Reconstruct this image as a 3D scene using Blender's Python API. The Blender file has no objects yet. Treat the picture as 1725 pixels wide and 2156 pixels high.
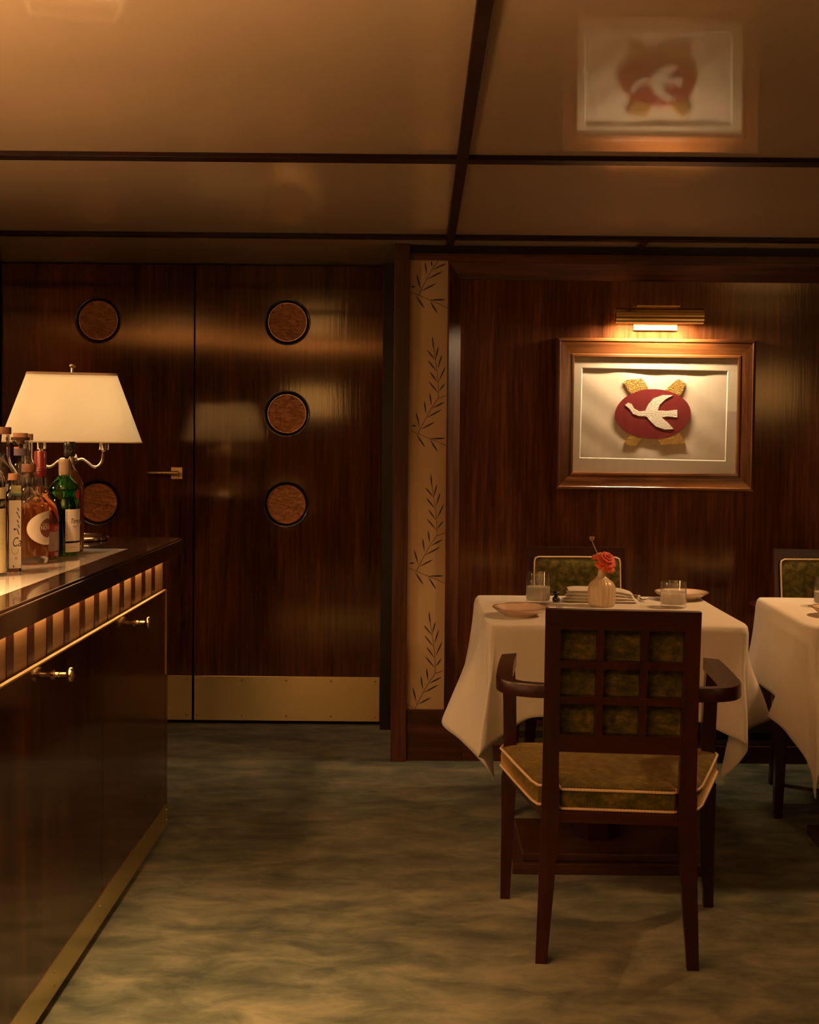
import bpy, bmesh, math, random
from math import sin, cos, pi, radians, atan2, sqrt
from mathutils import Vector, Matrix, Euler
random.seed(7)
sc = bpy.context.scene
COL = sc.collection

# ------------------------------------------------------------------ camera
F = 2600.0; W, H = 1725.0, 2156.0
PITCH = radians(1.5); ROLL = radians(0.53)
CAMZ = 1.354
OX = 887.0; OY = 926.0 + F*math.tan(PITCH)
cam = bpy.data.cameras.new('camera'); camo = bpy.data.objects.new('camera', cam); COL.objects.link(camo)
cam.sensor_fit = 'HORIZONTAL'; cam.sensor_width = 36.0; cam.lens = F/W*36.0
cam.shift_x = -(OX-W/2)/W; cam.shift_y = (OY-H/2)/W
cam.clip_start = 0.05
Mcam = Matrix.Translation((0,0,CAMZ)) @ Matrix.Rotation(pi/2-PITCH, 4, 'X') @ Matrix.Rotation(ROLL, 4, 'Z')
camo.matrix_world = Mcam
sc.camera = camo
def ray(px, py):
    d = Vector(((px-OX)/F, -(py-OY)/F, -1.0))
    return (Mcam.to_3x3() @ d).normalized()
def PY(px, py, Y):            # point on the plane y = Y seen at a photo pixel
    d = ray(px, py); t = Y/d.y
    return Vector((0,0,CAMZ)) + d*t
def PZ(px, py, z):            # point on the plane z
    d = ray(px, py); t = (z-CAMZ)/d.z
    return Vector((0,0,CAMZ)) + d*t
def PX(px, py, x):
    d = ray(px, py); t = x/d.x
    return Vector((0,0,CAMZ)) + d*t

# ------------------------------------------------------------------ materials
def newmat(name):
    m = bpy.data.materials.new(name); m.use_nodes = True
    nt = m.node_tree; b = nt.nodes['Principled BSDF']
    return m, nt, b
def setp(b, **k):
    names = dict(col='Base Color', rough='Roughness', metal='Metallic', ior='IOR', trans='Transmission Weight', coat='Coat Weight', coatr='Coat Roughness', emit='Emission Color', es='Emission Strength', sheen='Sheen Weight', spec='Specular IOR Level', aniso='Anisotropic', sub='Subsurface Weight')
    for n, v in k.items():
        if n in ('col','emit') and len(v) == 3: v = (*v, 1)
        b.inputs[names[n]].default_value = v
def simple(name, col, rough=0.5, **k):
    m, nt, b = newmat(name); setp(b, col=col, rough=rough, **k); return m
def ramp(nt, fac, stops):
    r = nt.nodes.new('ShaderNodeValToRGB')
    el = r.color_ramp.elements
    el[0].position, el[0].color = stops[0][0], (*stops[0][1], 1)
    el[1].position, el[1].color = stops[1][0], (*stops[1][1], 1)
    for p, c in stops[2:]:
        e = el.new(p); e.color = (*c, 1)
    nt.links.new(fac, r.inputs[0]); return r.outputs[0]
def coords(nt, scale=(1,1,1), rot=(0,0,0), loc=(0,0,0)):
    tc = nt.nodes.new('ShaderNodeTexCoord'); mp = nt.nodes.new('ShaderNodeMapping')
    mp.inputs['Scale'].default_value = scale; mp.inputs['Rotation'].default_value = rot; mp.inputs['Location'].default_value = loc
    nt.links.new(tc.outputs['Object'], mp.inputs[0]); return mp.outputs[0]
def noise(nt, vec, scale, detail=4, rough=0.55, dist=0.0):
    n = nt.nodes.new('ShaderNodeTexNoise'); n.inputs['Scale'].default_value = scale
    n.inputs['Detail'].default_value = detail; n.inputs['Roughness'].default_value = rough; n.inputs['Distortion'].default_value = dist
    nt.links.new(vec, n.inputs['Vector']); return n.outputs['Fac']
def bump(nt, b, h, strength, dist=0.001, coat=False):
    bp = nt.nodes.new('ShaderNodeBump'); bp.inputs['Strength'].default_value = strength; bp.inputs['Distance'].default_value = dist
    nt.links.new(h, bp.inputs['Height']); nt.links.new(bp.outputs[0], b.inputs['Normal'])
    if coat: nt.links.new(bp.outputs[0], b.inputs['Coat Normal'])
def math2(nt, op, a, c):
    n = nt.nodes.new('ShaderNodeMath'); n.operation = op
    for i, v in enumerate((a, c)):
        if isinstance(v, (int, float)): n.inputs[i].default_value = v
        else: nt.links.new(v, n.inputs[i])
    return n.outputs[0]
def wood(name, dark, mid, light, axis='z', rough=0.3, coat=0.6, coatr=0.15, spec=0.25, fine=70, loc=(0,0,0), bmp=0.15, broad=5):
    m, nt, b = newmat(name)
    s = [1,1,1]; s['xyz'.index(axis)] = 0.05
    s2 = [1,1,1]; s2['xyz'.index(axis)] = 0.14
    v1 = coords(nt, s, loc=loc); v2 = coords(nt, s2, loc=loc)
    a = noise(nt, v1, fine, 5, 0.6, 0.2); c = noise(nt, v2, broad, 4, 0.55, 0.9)
    f = math2(nt, 'ADD', math2(nt, 'MULTIPLY', a, 0.45), math2(nt, 'MULTIPLY', c, 0.55))
    col = ramp(nt, f, [(0.36, dark), (0.62, light), (0.5, mid)])
    nt.links.new(col, b.inputs['Base Color'])
    setp(b, rough=rough, coat=coat, coatr=coatr, spec=spec)
    if coat == 0: b.inputs['Specular Tint'].default_value = (1.0, 0.70, 0.40, 1)
    if bmp: bump(nt, b, a, bmp, 0.0006, True)
    return m
M = {}
D1 = (0.032,0.0112,0.0048); D2 = (0.080,0.0275,0.0110); D3 = (0.155,0.059,0.022)
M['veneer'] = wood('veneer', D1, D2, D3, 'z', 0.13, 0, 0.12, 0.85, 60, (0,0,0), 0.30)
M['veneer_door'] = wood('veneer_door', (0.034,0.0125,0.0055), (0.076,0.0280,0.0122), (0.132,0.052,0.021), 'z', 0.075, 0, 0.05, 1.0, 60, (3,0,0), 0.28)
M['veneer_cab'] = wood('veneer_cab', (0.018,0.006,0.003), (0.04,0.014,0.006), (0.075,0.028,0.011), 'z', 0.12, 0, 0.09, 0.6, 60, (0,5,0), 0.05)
M['trim_v'] = wood('trim_v', (0.030,0.009,0.004), (0.065,0.021,0.009), (0.125,0.045,0.018), 'z', 0.42, 0.35, 0.3, 0.25, 60, (1,1,0))
M['trim_h'] = wood('trim_h', (0.030,0.009,0.004), (0.065,0.021,0.009), (0.125,0.045,0.018), 'x', 0.42, 0.35, 0.3, 0.25, 60, (1,1,0))
M['trim_y'] = wood('trim_y', (0.022,0.006,0.003), (0.045,0.014,0.006), (0.08,0.03,0.012), 'y', 0.42, 0.35, 0.3, 0.25, 60)
M['mahog'] = wood('mahog', (0.020,0.0034,0.0020), (0.031,0.0054,0.0030), (0.048,0.009,0.0046), 'z', 0.34, 0.5, 0.22, 0.25, 80, (0,2,0), 0.05)
M['mahog_h'] = wood('mahog_h', (0.020,0.0034,0.0020), (0.031,0.0054,0.0030), (0.048,0.009,0.0046), 'x', 0.34, 0.5, 0.22, 0.25, 80, (0,2,0), 0.05)
M['ceil_trim'] = wood('ceil_trim', (0.010,0.003,0.0015), (0.018,0.005,0.0025), (0.032,0.009,0.004), 'x', 0.5, 0.15, 0.3, 0.2, 60)
M['table_wood'] = wood('table_wood', (0.035,0.013,0.007), (0.060,0.024,0.013), (0.090,0.038,0.020), 'x', 0.38, 0.5, 0.25, 0.25, 70)
M['slab'] = wood('slab', (0.009,0.0035,0.002), (0.018,0.007,0.0035), (0.030,0.012,0.006), 'y', 0.22, 1.0, 0.06, 0.25, 60, (0,0,0), 0.02)
M['frieze'] = wood('frieze', (0.20,0.105,0.042), (0.29,0.16,0.068), (0.37,0.215,0.098), 'y', 0.35, 0.4, 0.2, 0.25, 45, (0,0,3), 0.05, 7)
M['frame_wood'] = wood('frame_wood', (0.055,0.017,0.006), (0.20,0.072,0.022), (0.38,0.16,0.05), 'x', 0.30, 0.7, 0.15, 0.25, 34, (0,0,0), 0.1, 9)  # horizontal rails: the picture light's brightening is put into the colour
M['frame_wood_v'] = wood('frame_wood_v', (0.055,0.017,0.006), (0.075,0.025,0.009), (0.16,0.06,0.019), 'z', 0.30, 0.7, 0.15, 0.25, 34, (0,0,0), 0.1, 9)  # upright rails: same wood, weaker light put into a darker colour
M['black'] = simple('black', (0.003,0.002,0.0015), 0.7)
M['jamb'] = simple('jamb', (0.010,0.004,0.002), 0.4)
M['ring'] = simple('ring', (0.012,0.005,0.003), 0.25, coat=0.5, coatr=0.1)
M['brass'] = simple('brass', (0.80,0.56,0.26), 0.2, metal=1.0)
M['brass_satin'] = simple('brass_satin', (0.86,0.62,0.32), 0.42, metal=1.0)
M['chrome'] = simple('chrome', (0.86,0.78,0.66), 0.1, metal=1.0)
M['silver'] = simple('silver', (0.80,0.76,0.70), 0.16, metal=1.0)
M['mat_board'] = simple('mat_board', (0.62,0.55,0.43), 0.8)
M['mat_bevel'] = simple('mat_bevel', (0.90,0.86,0.76), 0.7)
M['pipe'] = simple('pipe', (0.80,0.58,0.36), 0.6)
M['marble'] = simple('marble', (0.80,0.74,0.66), 0.12, coat=0.8, coatr=0.05)
def brass_brushed():
    m, nt, b = newmat('brass_brushed'); setp(b, col=(0.80,0.64,0.31), metal=1.0)
    v = coords(nt, (0.02,0.02,1)); n = noise(nt, v, 300, 3)
    v2 = coords(nt, (1,1,1)); n2 = noise(nt, v2, 6, 4)
    r = math2(nt, 'ADD', math2(nt, 'MULTIPLY', n2, 0.06), 0.27); nt.links.new(r, b.inputs['Roughness'])
    bump(nt, b, n, 0.12, 0.0006)
    cx = nt.nodes.new('ShaderNodeCombineXYZ'); cx.inputs[0].default_value = 1.0
    nt.links.new(cx.outputs[0], b.inputs['Tangent']); b.inputs['Anisotropic'].default_value = 0.8; b.inputs['Anisotropic Rotation'].default_value = 0.25
    return m
M['brass_brushed'] = brass_brushed()
def carpet():
    m, nt, b = newmat('carpet'); setp(b, rough=0.95, sheen=0.15, spec=0.1)
    v = coords(nt, (0.55,1,1), (0,0,0.12)); a = noise(nt, v, 8.5, 8, 0.66, 0.35)
    c = noise(nt, coords(nt, (0.8,1.6,1)), 1.6, 3, 0.5, 0.2)
    f = math2(nt, 'ADD', math2(nt, 'MULTIPLY', a, 0.75), math2(nt, 'MULTIPLY', c, 0.25))
    col = ramp(nt, f, [(0.38, (0.036,0.045,0.028)), (0.63, (0.185,0.170,0.103)), (0.49, (0.088,0.093,0.056))])
    nt.links.new(col, b.inputs['Base Color'])
    bump(nt, b, noise(nt, coords(nt), 700, 2), 0.6, 0.003); return m
M['carpet'] = carpet()
def ceiling_mat():
    m, nt, b = newmat('ceiling_lacquer'); setp(b, rough=0.5, coat=1.0, coatr=0.045)
    a = noise(nt, coords(nt, (0.3,1,1)), 2.0, 3)
    nt.links.new(ramp(nt, a, [(0.3,(0.58,0.45,0.32)), (0.7,(0.64,0.50,0.36))]), b.inputs['Base Color'])
    w = noise(nt, coords(nt, (0.10,1,1)), 34, 3)
    bp = nt.nodes.new('ShaderNodeBump'); bp.inputs['Strength'].default_value = 0.10; bp.inputs['Distance'].default_value = 0.0006
    nt.links.new(w, bp.inputs['Height']); nt.links.new(bp.outputs[0], b.inputs['Coat Normal'])
    return m
M['ceiling'] = ceiling_mat()
def fabric(name, c1, c2, scale=900, rough=0.85, bs=0.25):
    m, nt, b = newmat(name); setp(b, rough=rough, sheen=0.1, spec=0.2)
    n = noise(nt, coords(nt), 6, 4)
    nt.links.new(ramp(nt, n, [(0.3,c1),(0.7,c2)]), b.inputs['Base Color'])
    bump(nt, b, noise(nt, coords(nt), scale, 2), bs, 0.0006); return m
M['linen'] = fabric('linen', (0.74,0.69,0.62), (0.80,0.75,0.68))
M['paper_art'] = fabric('paper_art', (0.66,0.58,0.46), (0.78,0.70,0.57), 300)
M['wallpaper'] = fabric('wallpaper', (0.50,0.35,0.19), (0.55,0.39,0.215), 500)
M['leaf'] = simple('leaf', (0.030,0.016,0.007), 0.7)
def velvet():
    m, nt, b = newmat('velvet'); setp(b, rough=0.8, sheen=0.75, spec=0.1)
    b.inputs['Sheen Roughness'].default_value = 0.35; b.inputs['Sheen Tint'].default_value = (0.95,0.60,0.26,1)
    n = noise(nt, coords(nt, (1,1,1.3)), 34, 6, 0.7, 0.15)
    nt.links.new(ramp(nt, n, [(0.34,(0.030,0.032,0.007)), (0.66,(0.15,0.118,0.028)), (0.5,(0.070,0.062,0.013))]), b.inputs['Base Color'])
    bump(nt, b, noise(nt, coords(nt), 60, 4), 0.3, 0.002); return m
M['velvet'] = velvet()
def hammered():
    m, nt, b = newmat('textured_glass'); setp(b, col=(0.9,0.5,0.28), metal=0.0, rough=0.15)
    n = noise(nt, coords(nt, (1,1,1.6)), 42, 4, 0.6, 0.6)
    nt.links.new(ramp(nt, n, [(0.3,(0.36,0.15,0.06)), (0.7,(0.72,0.36,0.17))]), b.inputs['Base Color'])
    setp(b, metal=0.75, rough=0.42)
    bump(nt, b, n, 1.0, 0.010); return m
M['textured_glass'] = hammered()
def glassm(name, col=(1,1,1), rough=0.0, ior=1.47):
    return simple(name, col, rough, trans=1.0, ior=ior)
M['glass'] = glassm('glass', (0.985,0.985,0.98))
M['glass_green'] = glassm('glass_green', (0.10,0.62,0.20))
M['water'] = glassm('water', (0.99,0.99,0.99), 0, 1.33)
M['water_still'] = glassm('water_still', (0.97,0.95,0.92), 0.12, 1.12)
M['water_still'].node_tree.nodes['Principled BSDF'].inputs['Transmission Weight'].default_value = 0.72
M['pink_amber'] = glassm('liquid_amber', (1.0,0.42,0.13), 0, 1.36)
M['brown_amber'] = glassm('liquid_brown', (0.95,0.45,0.16), 0, 1.36)
for k_ in ('pink_amber','brown_amber'): M[k_].node_tree.nodes['Principled BSDF'].inputs['Transmission Weight'].default_value = 0.88
M['gin'] = glassm('liquid_gin', (0.70,0.95,0.70), 0, 1.36)
M['picture_glass'] = glassm('picture_glass', (1,1,1), 0.0, 1.45)
def thin_glass():
    m = bpy.data.materials.new('pane_glass'); m.use_nodes = True; nt = m.node_tree
    nt.nodes.clear(); o = nt.nodes.new('ShaderNodeOutputMaterial'); mix = nt.nodes.new('ShaderNodeMixShader')
    t = nt.nodes.new('ShaderNodeBsdfTransparent'); g = nt.nodes.new('ShaderNodeBsdfGlossy'); g.inputs['Roughness'].default_value = 0.01
    f = nt.nodes.new('ShaderNodeFresnel'); f.inputs['IOR'].default_value = 1.5
    geo = nt.nodes.new('ShaderNodeNewGeometry')
    front = math2(nt, 'SUBTRACT', 1.0, geo.outputs['Backfacing']); fac = math2(nt, 'MULTIPLY', f.outputs[0], front)
    nt.links.new(fac, mix.inputs[0]); nt.links.new(t.outputs[0], mix.inputs[1]); nt.links.new(g.outputs[0], mix.inputs[2])
    nt.links.new(mix.outputs[0], o.inputs[0]); return m
M['pane'] = thin_glass()
def thin_glass2(name, ior, tint=(1,1,1,1)):
    m = bpy.data.materials.new(name); m.use_nodes = True; nt = m.node_tree
    nt.nodes.clear(); o = nt.nodes.new('ShaderNodeOutputMaterial'); mix = nt.nodes.new('ShaderNodeMixShader')
    t = nt.nodes.new('ShaderNodeBsdfTransparent'); g = nt.nodes.new('ShaderNodeBsdfGlossy'); g.inputs['Roughness'].default_value = 0.13
    t.inputs[0].default_value = tint
    lw = nt.nodes.new('ShaderNodeLayerWeight'); lw.inputs['Blend'].default_value = 0.5
    p = math2(nt, 'POWER', lw.outputs['Facing'], 4.0); f = math2(nt, 'MULTIPLY', p, 0.9); f2 = math2(nt, 'ADD', f, 0.07)
    nt.links.new(f2, mix.inputs[0]); nt.links.new(t.outputs[0], mix.inputs[1]); nt.links.new(g.outputs[0], mix.inputs[2])
    nt.links.new(mix.outputs[0], o.inputs[0]); return m
M['glass_thin'] = thin_glass2('tumbler_glass', 1.5, (0.97,0.97,0.96,1))
def shade_mat():
    m = bpy.data.materials.new('shade_linen'); m.use_nodes = True; nt = m.node_tree
    nt.nodes.clear(); o = nt.nodes.new('ShaderNodeOutputMaterial'); mix = nt.nodes.new('ShaderNodeMixShader')
    d = nt.nodes.new('ShaderNodeBsdfDiffuse'); t = nt.nodes.new('ShaderNodeBsdfTranslucent')
    d.inputs[0].default_value = (0.85,0.78,0.66,1); t.inputs[0].default_value = (0.92,0.87,0.76,1)
    mix.inputs[0].default_value = 0.5
    nt.links.new(d.outputs[0], mix.inputs[1]); nt.links.new(t.outputs[0], mix.inputs[2]); nt.links.new(mix.outputs[0], o.inputs[0]); return m
M['shade'] = shade_mat()
M['shade_tape'] = simple('shade_tape', (0.62,0.50,0.34), 0.8)
WARM = (1.0, 0.52, 0.20)
def emis(name, col, s):
    m, nt, b = newmat(name); setp(b, col=(0,0,0), emit=col, es=s); return m
M['bulb'] = emis('bulb', (1.0,0.62,0.30), 12)
M['led'] = emis('led', (1.0,0.54,0.21), 42)
M['vase'] = simple('vase_ceramic', (0.56,0.43,0.29), 0.35, coat=0.3, coatr=0.2)
M['petal'] = simple('petal', (0.72,0.10,0.025), 0.6, sheen=0.2)
M['petal_dark'] = simple('petal_dark', (0.36,0.06,0.035), 0.6)
M['stem'] = simple('stem', (0.34,0.30,0.10), 0.6)
M['stem_dark'] = simple('stem_green', (0.08,0.10,0.03), 0.6)
M['plate'] = simple('plate_glaze', (0.70,0.52,0.38), 0.16, coat=0.6, coatr=0.05)
M['red_cloth'] = simple('red_cloth', (0.20,0.007,0.012), 0.85)
def goldleaf():
    m, nt, b = newmat('gold_leaf'); setp(b, col=(0.66,0.42,0.12), metal=0.7, rough=0.35)
    bump(nt, b, noise(nt, coords(nt), 160, 4), 1.0, 0.004); return m
M['gold'] = goldleaf()
def whitebird():
    m, nt, b = newmat('white_relief'); setp(b, col=(0.86,0.80,0.68), rough=0.7)
    bump(nt, b, noise(nt, coords(nt), 200, 4), 1.0, 0.004); return m
M['white_relief'] = whitebird()
M['curtain'] = fabric('curtain', (0.55,0.40,0.20), (0.70,0.52,0.28))
M['room_wall'] = wood('room_wall', D1, D2, D3, 'z', 0.3, 0, 0.3, 0.5, 60)
# label / cap colours
for n, c, r in [('lab_white',(0.80,0.74,0.66),0.6),('lab_cream',(0.66,0.58,0.34),0.6),('lab_black',(0.006,0.005,0.004),0.3),('lab_red',(0.34,0.012,0.015),0.5),
                ('lab_green',(0.34,0.36,0.14),0.5),('lab_blue',(0.06,0.17,0.17),0.5),('lab_brown',(0.20,0.055,0.045),0.5),('lab_purple',(0.10,0.075,0.12),0.5),
                ('ink',(0.03,0.022,0.02),0.6),('cork',(0.28,0.14,0.07),0.75),('wood_cap',(0.12,0.05,0.026),0.55),('dark_cap',(0.05,0.02,0.012),0.3),
                ('red_cap',(0.13,0.006,0.010),0.3),('grey_cap',(0.28,0.20,0.15),0.4),('lab_grey',(0.34,0.28,0.22),0.6),('lab_orange',(0.62,0.16,0.05),0.4)]:
    M[n] = simple(n, c, r)
M['red_cap'].node_tree.nodes['Principled BSDF'].inputs['Coat Weight'].default_value = 0.6

# ------------------------------------------------------------------ geometry helpers
def link(name, me, mats, parent=None, loc=None, smooth=None):
    for m in (mats if isinstance(mats, (list, tuple)) else [mats]): me.materials.append(M[m] if isinstance(m, str) else m)
    o = bpy.data.objects.new(name, me); COL.objects.link(o)
    if parent is not None: o.parent = parent
    if loc is not None: o.location = loc
    if smooth is not None:
        for p in me.polygons: p.use_smooth = True
        if smooth < 180:
            try: me.set_sharp_from_angle(angle=radians(smooth))
            except Exception: pass
    return o
def fin(name, bm, mats, parent=None, loc=None, smooth=None, recalc=True):
    if recalc: bmesh.ops.recalc_face_normals(bm, faces=bm.faces[:])
    me = bpy.data.meshes.new(name); bm.to_mesh(me); bm.free()
    return link(name, me, mats, parent, loc, smooth)
def box(bm, x0, x1, y0, y1, z0, z1, bev=0.0, mi=0, seg=2):
    v = [bm.verts.new(p) for p in ((x0,y0,z0),(x1,y0,z0),(x1,y1,z0),(x0,y1,z0),(x0,y0,z1),(x1,y0,z1),(x1,y1,z1),(x0,y1,z1))]
    fs = [bm.faces.new([v[i] for i in q]) for q in ((3,2,1,0),(4,5,6,7),(0,1,5,4),(1,2,6,5),(2,3,7,6),(3,0,4,7))]
    for f in fs: f.material_index = mi
    if bev > 0:
        es = list({e for f in fs for e in f.edges})
        bmesh.ops.bevel(bm, geom=es, offset=bev, segments=seg, affect='EDGES', profile=0.5, material=mi)
    return fs
def B(*a, bev=0.0, mi=0):
    bm = bmesh.new(); box(bm, *a, bev=bev, mi=mi); return bm
def hexa(bm, bot, top, mi=0):   # two quads (4 points each) -> closed solid
    v = [bm.verts.new(p) for p in bot] + [bm.verts.new(p) for p in top]
    for q in ((3,2,1,0),(4,5,6,7),(0,1,5,4),(1,2,6,5),(2,3,7,6),(3,0,4,7)):
        f = bm.faces.new([v[i] for i in q]); f.material_index = mi
def loft(bm, secs, closed=True, cap=True, mi=0, loop=False):
    rings = [[bm.verts.new(p) for p in s] for s in secs]
    n = len(secs[0]); R = len(rings)
    for i in range(R if loop else R-1):
        a, b = rings[i], rings[(i+1) % R]
        for j in range(n if closed else n-1):
            k = (j+1) % n
            f = bm.faces.new((a[j], a[k], b[k], b[j])); f.material_index = mi
    if cap and not loop and closed:
        f = bm.faces.new(rings[0][::-1]); f.material_index = mi
        f = bm.faces.new(rings[-1]); f.material_index = mi
    return rings
def lathe(bm, prof, seg=32, c=(0,0), mi=0, cap=True, closedprof=False, fn=None):
    # prof: (r, z); fn(angle) multiplies radius
    secs = []
    for r, z in prof:
        s = []
        for i in range(seg):
            a = 2*pi*i/seg; rr = max(r, 1e-5)*(fn(a, z) if fn else 1)
            s.append((c[0]+rr*sin(a), c[1]-rr*cos(a), z))
        secs.append(s)
    loft(bm, secs, True, cap and not closedprof, mi, loop=closedprof)
def frames(path, up=Vector((0,0,1)), closed=False):
    out = []; n = len(path)
    for i in range(n):
        a = path[(i-1) % n] if (closed or i > 0) else path[i]
        b = path[(i+1) % n] if (closed or i < n-1) else path[i]
        t = (b-a).normalized()
        s = t.cross(up)
        if s.length < 1e-4: s = t.cross(Vector((0,1,0)))
        s.normalize(); u = s.cross(t).normalized(); out.append((t, s, u))
    return out
def tube(bm, path, r, seg=8, closed=False, mi=0, up=Vector((0,0,1))):
    path = [Vector(p) for p in path]; fr = frames(path, up, closed); secs = []
    for i, (t, s, u) in enumerate(fr):
        rr = r(i) if callable(r) else r
        secs.append([path[i] + (s*cos(2*pi*j/seg) + u*sin(2*pi*j/seg))*rr for j in range(seg)])
    loft(bm, secs, True, True, mi, loop=closed)
def crom(pts, n, closed=False):
    pts = [Vector(p) for p in pts]; out = []; N = len(pts)
    for i in range(N if closed else N-1):
        g = lambda k: pts[k % N] if closed else pts[max(0, min(N-1, k))]
        p0, p1, p2, p3 = g(i-1), g(i), g(i+1), g(i+2)
        for j in range(n):
            t = j/n
            out.append(0.5*((2*p1)+(p2-p0)*t+(2*p0-5*p1+4*p2-p3)*t*t+(3*p1-p0-3*p2+p3)*t**3))
    if not closed: out.append(pts[-1])
    return out
def resample(path, step, closed=False):
    path = [Vector(p) for p in path]
    if closed: path = path + [path[0]]
    L = [0]
    for a, b in zip(path, path[1:]): L.append(L[-1]+(b-a).length)
    n = max(3, int(L[-1]/step)); out = []; k = 0
    for i in range(n if closed else n+1):
        d = L[-1]*i/n
        while k < len(L)-2 and L[k+1] < d: k += 1
        t = (d-L[k])/max(1e-9, L[k+1]-L[k]); out.append(path[k].lerp(path[k+1], t))
    return out
def beads(bm, path, r, pitch=0.0086, closed=False, mi=0):
    p = resample(path, pitch/4, closed)
    if closed:
        while len(p) % 4: p = resample(path, pitch/4*(1+0.0005*(len(p) % 4)), closed); break
    tube(bm, p, lambda i: r*(0.70+0.30*abs(sin(pi*i/4+0.4))), 7, closed, mi)
def prism(bm, poly, y0, y1, mi=0):        # polygon of (x, z) extruded along y
    a = [bm.verts.new((x, y0, z)) for x, z in poly]; b = [bm.verts.new((x, y1, z)) for x, z in poly]
    f = bm.faces.new(a); f.material_index = mi; f = bm.faces.new(b[::-1]); f.material_index = mi
    n = len(poly)
    for i in range(n):
        f = bm.faces.new((a[i], b[i], b[(i+1) % n], a[(i+1) % n])); f.material_index = mi
def tag(o, label=None, cat=None, group=None, kind=None):
    if label: o['label'] = label
    if cat: o['category'] = cat
    if group: o['group'] = group
    if kind: o['kind'] = kind
    return o
def struct(o, label, cat='structure'):
    return tag(o, label, cat, None, 'structure')
def empty(name, loc=(0,0,0), rz=0.0):
    o = bpy.data.objects.new(name, None); COL.objects.link(o); o.location = loc; o.rotation_euler = (0,0,rz); o.empty_display_size = 0.1
    return o
def copy_tree(o, parent=None):
    c = o.copy(); COL.objects.link(c)
    if parent is not None: c.parent = parent
    for ch in list(o.children): copy_tree(ch, c)
    return c

# ------------------------------------------------------------------ key planes
YD = 5.80      # door plane
YW = 5.18      # panelled wall plane (front of post and rails)
ZC = 2.17      # ceiling
XL, XR, YB = -2.9, 3.6, -2.2

# floor, ceiling, room
struct(fin('floor', B(XL, XR, YB, 6.1, -0.06, 0.0), 'carpet'), 'mottled olive green carpet across the whole room', 'floor')
struct(fin('ceiling', B(XL, XR, YB, 6.1, ZC, ZC+0.08), 'ceiling'), 'glossy cream lacquered ceiling divided by dark wood strips', 'ceiling')
struct(fin('wall_left', B(XL-0.1, XL, YB, 6.1, 0, ZC), 'room_wall'), 'dark wood wall beyond the bar, left of the view', 'wall')
struct(fin('wall_right', B(XR, XR+0.1, YB, 6.1, 0, ZC), 'room_wall'), 'dark wood wall right of the view', 'wall')
struct(fin('wall_front', B(XL, XR, YB-0.1, YB, 0, ZC), 'room_wall'), 'dark wood wall behind the camera', 'wall')

# ceiling strips
XB0, XB1 = 0.094, 0.126
tb = [('trim_1', (XL, XR, 3.555, 3.615, ZC-0.014, ZC+0.01), 'ceil_trim', 'wide dark wood ceiling strip crossing the room nearest the camera'),
      ('trim_2', (XL, XR, 4.925, 4.975, ZC-0.016, ZC+0.01), 'ceil_trim', 'dark wood ceiling strip crossing the room just before the panelled wall'),
      ('trim_3', (XB0, XB1, YB, YW-0.01, ZC-0.020, ZC+0.01), 'ceil_trim', 'dark wood ceiling strip running away from the camera towards the post'),
      ('trim_4', (0.885, 0.915, 4.975, YW-0.01, ZC-0.012, ZC+0.01), 'trim_y', 'short dark ceiling strip above the framed bird picture'),
      ('trim_5', (XL, XR, 1.6, 1.66, ZC-0.014, ZC+0.01), 'ceil_trim', 'dark wood ceiling strip overhead, behind the top edge of the view')]
for n, d, m, lab in tb: struct(fin(n, B(*d, bev=0.002), m), lab, 'ceiling trim')

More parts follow.
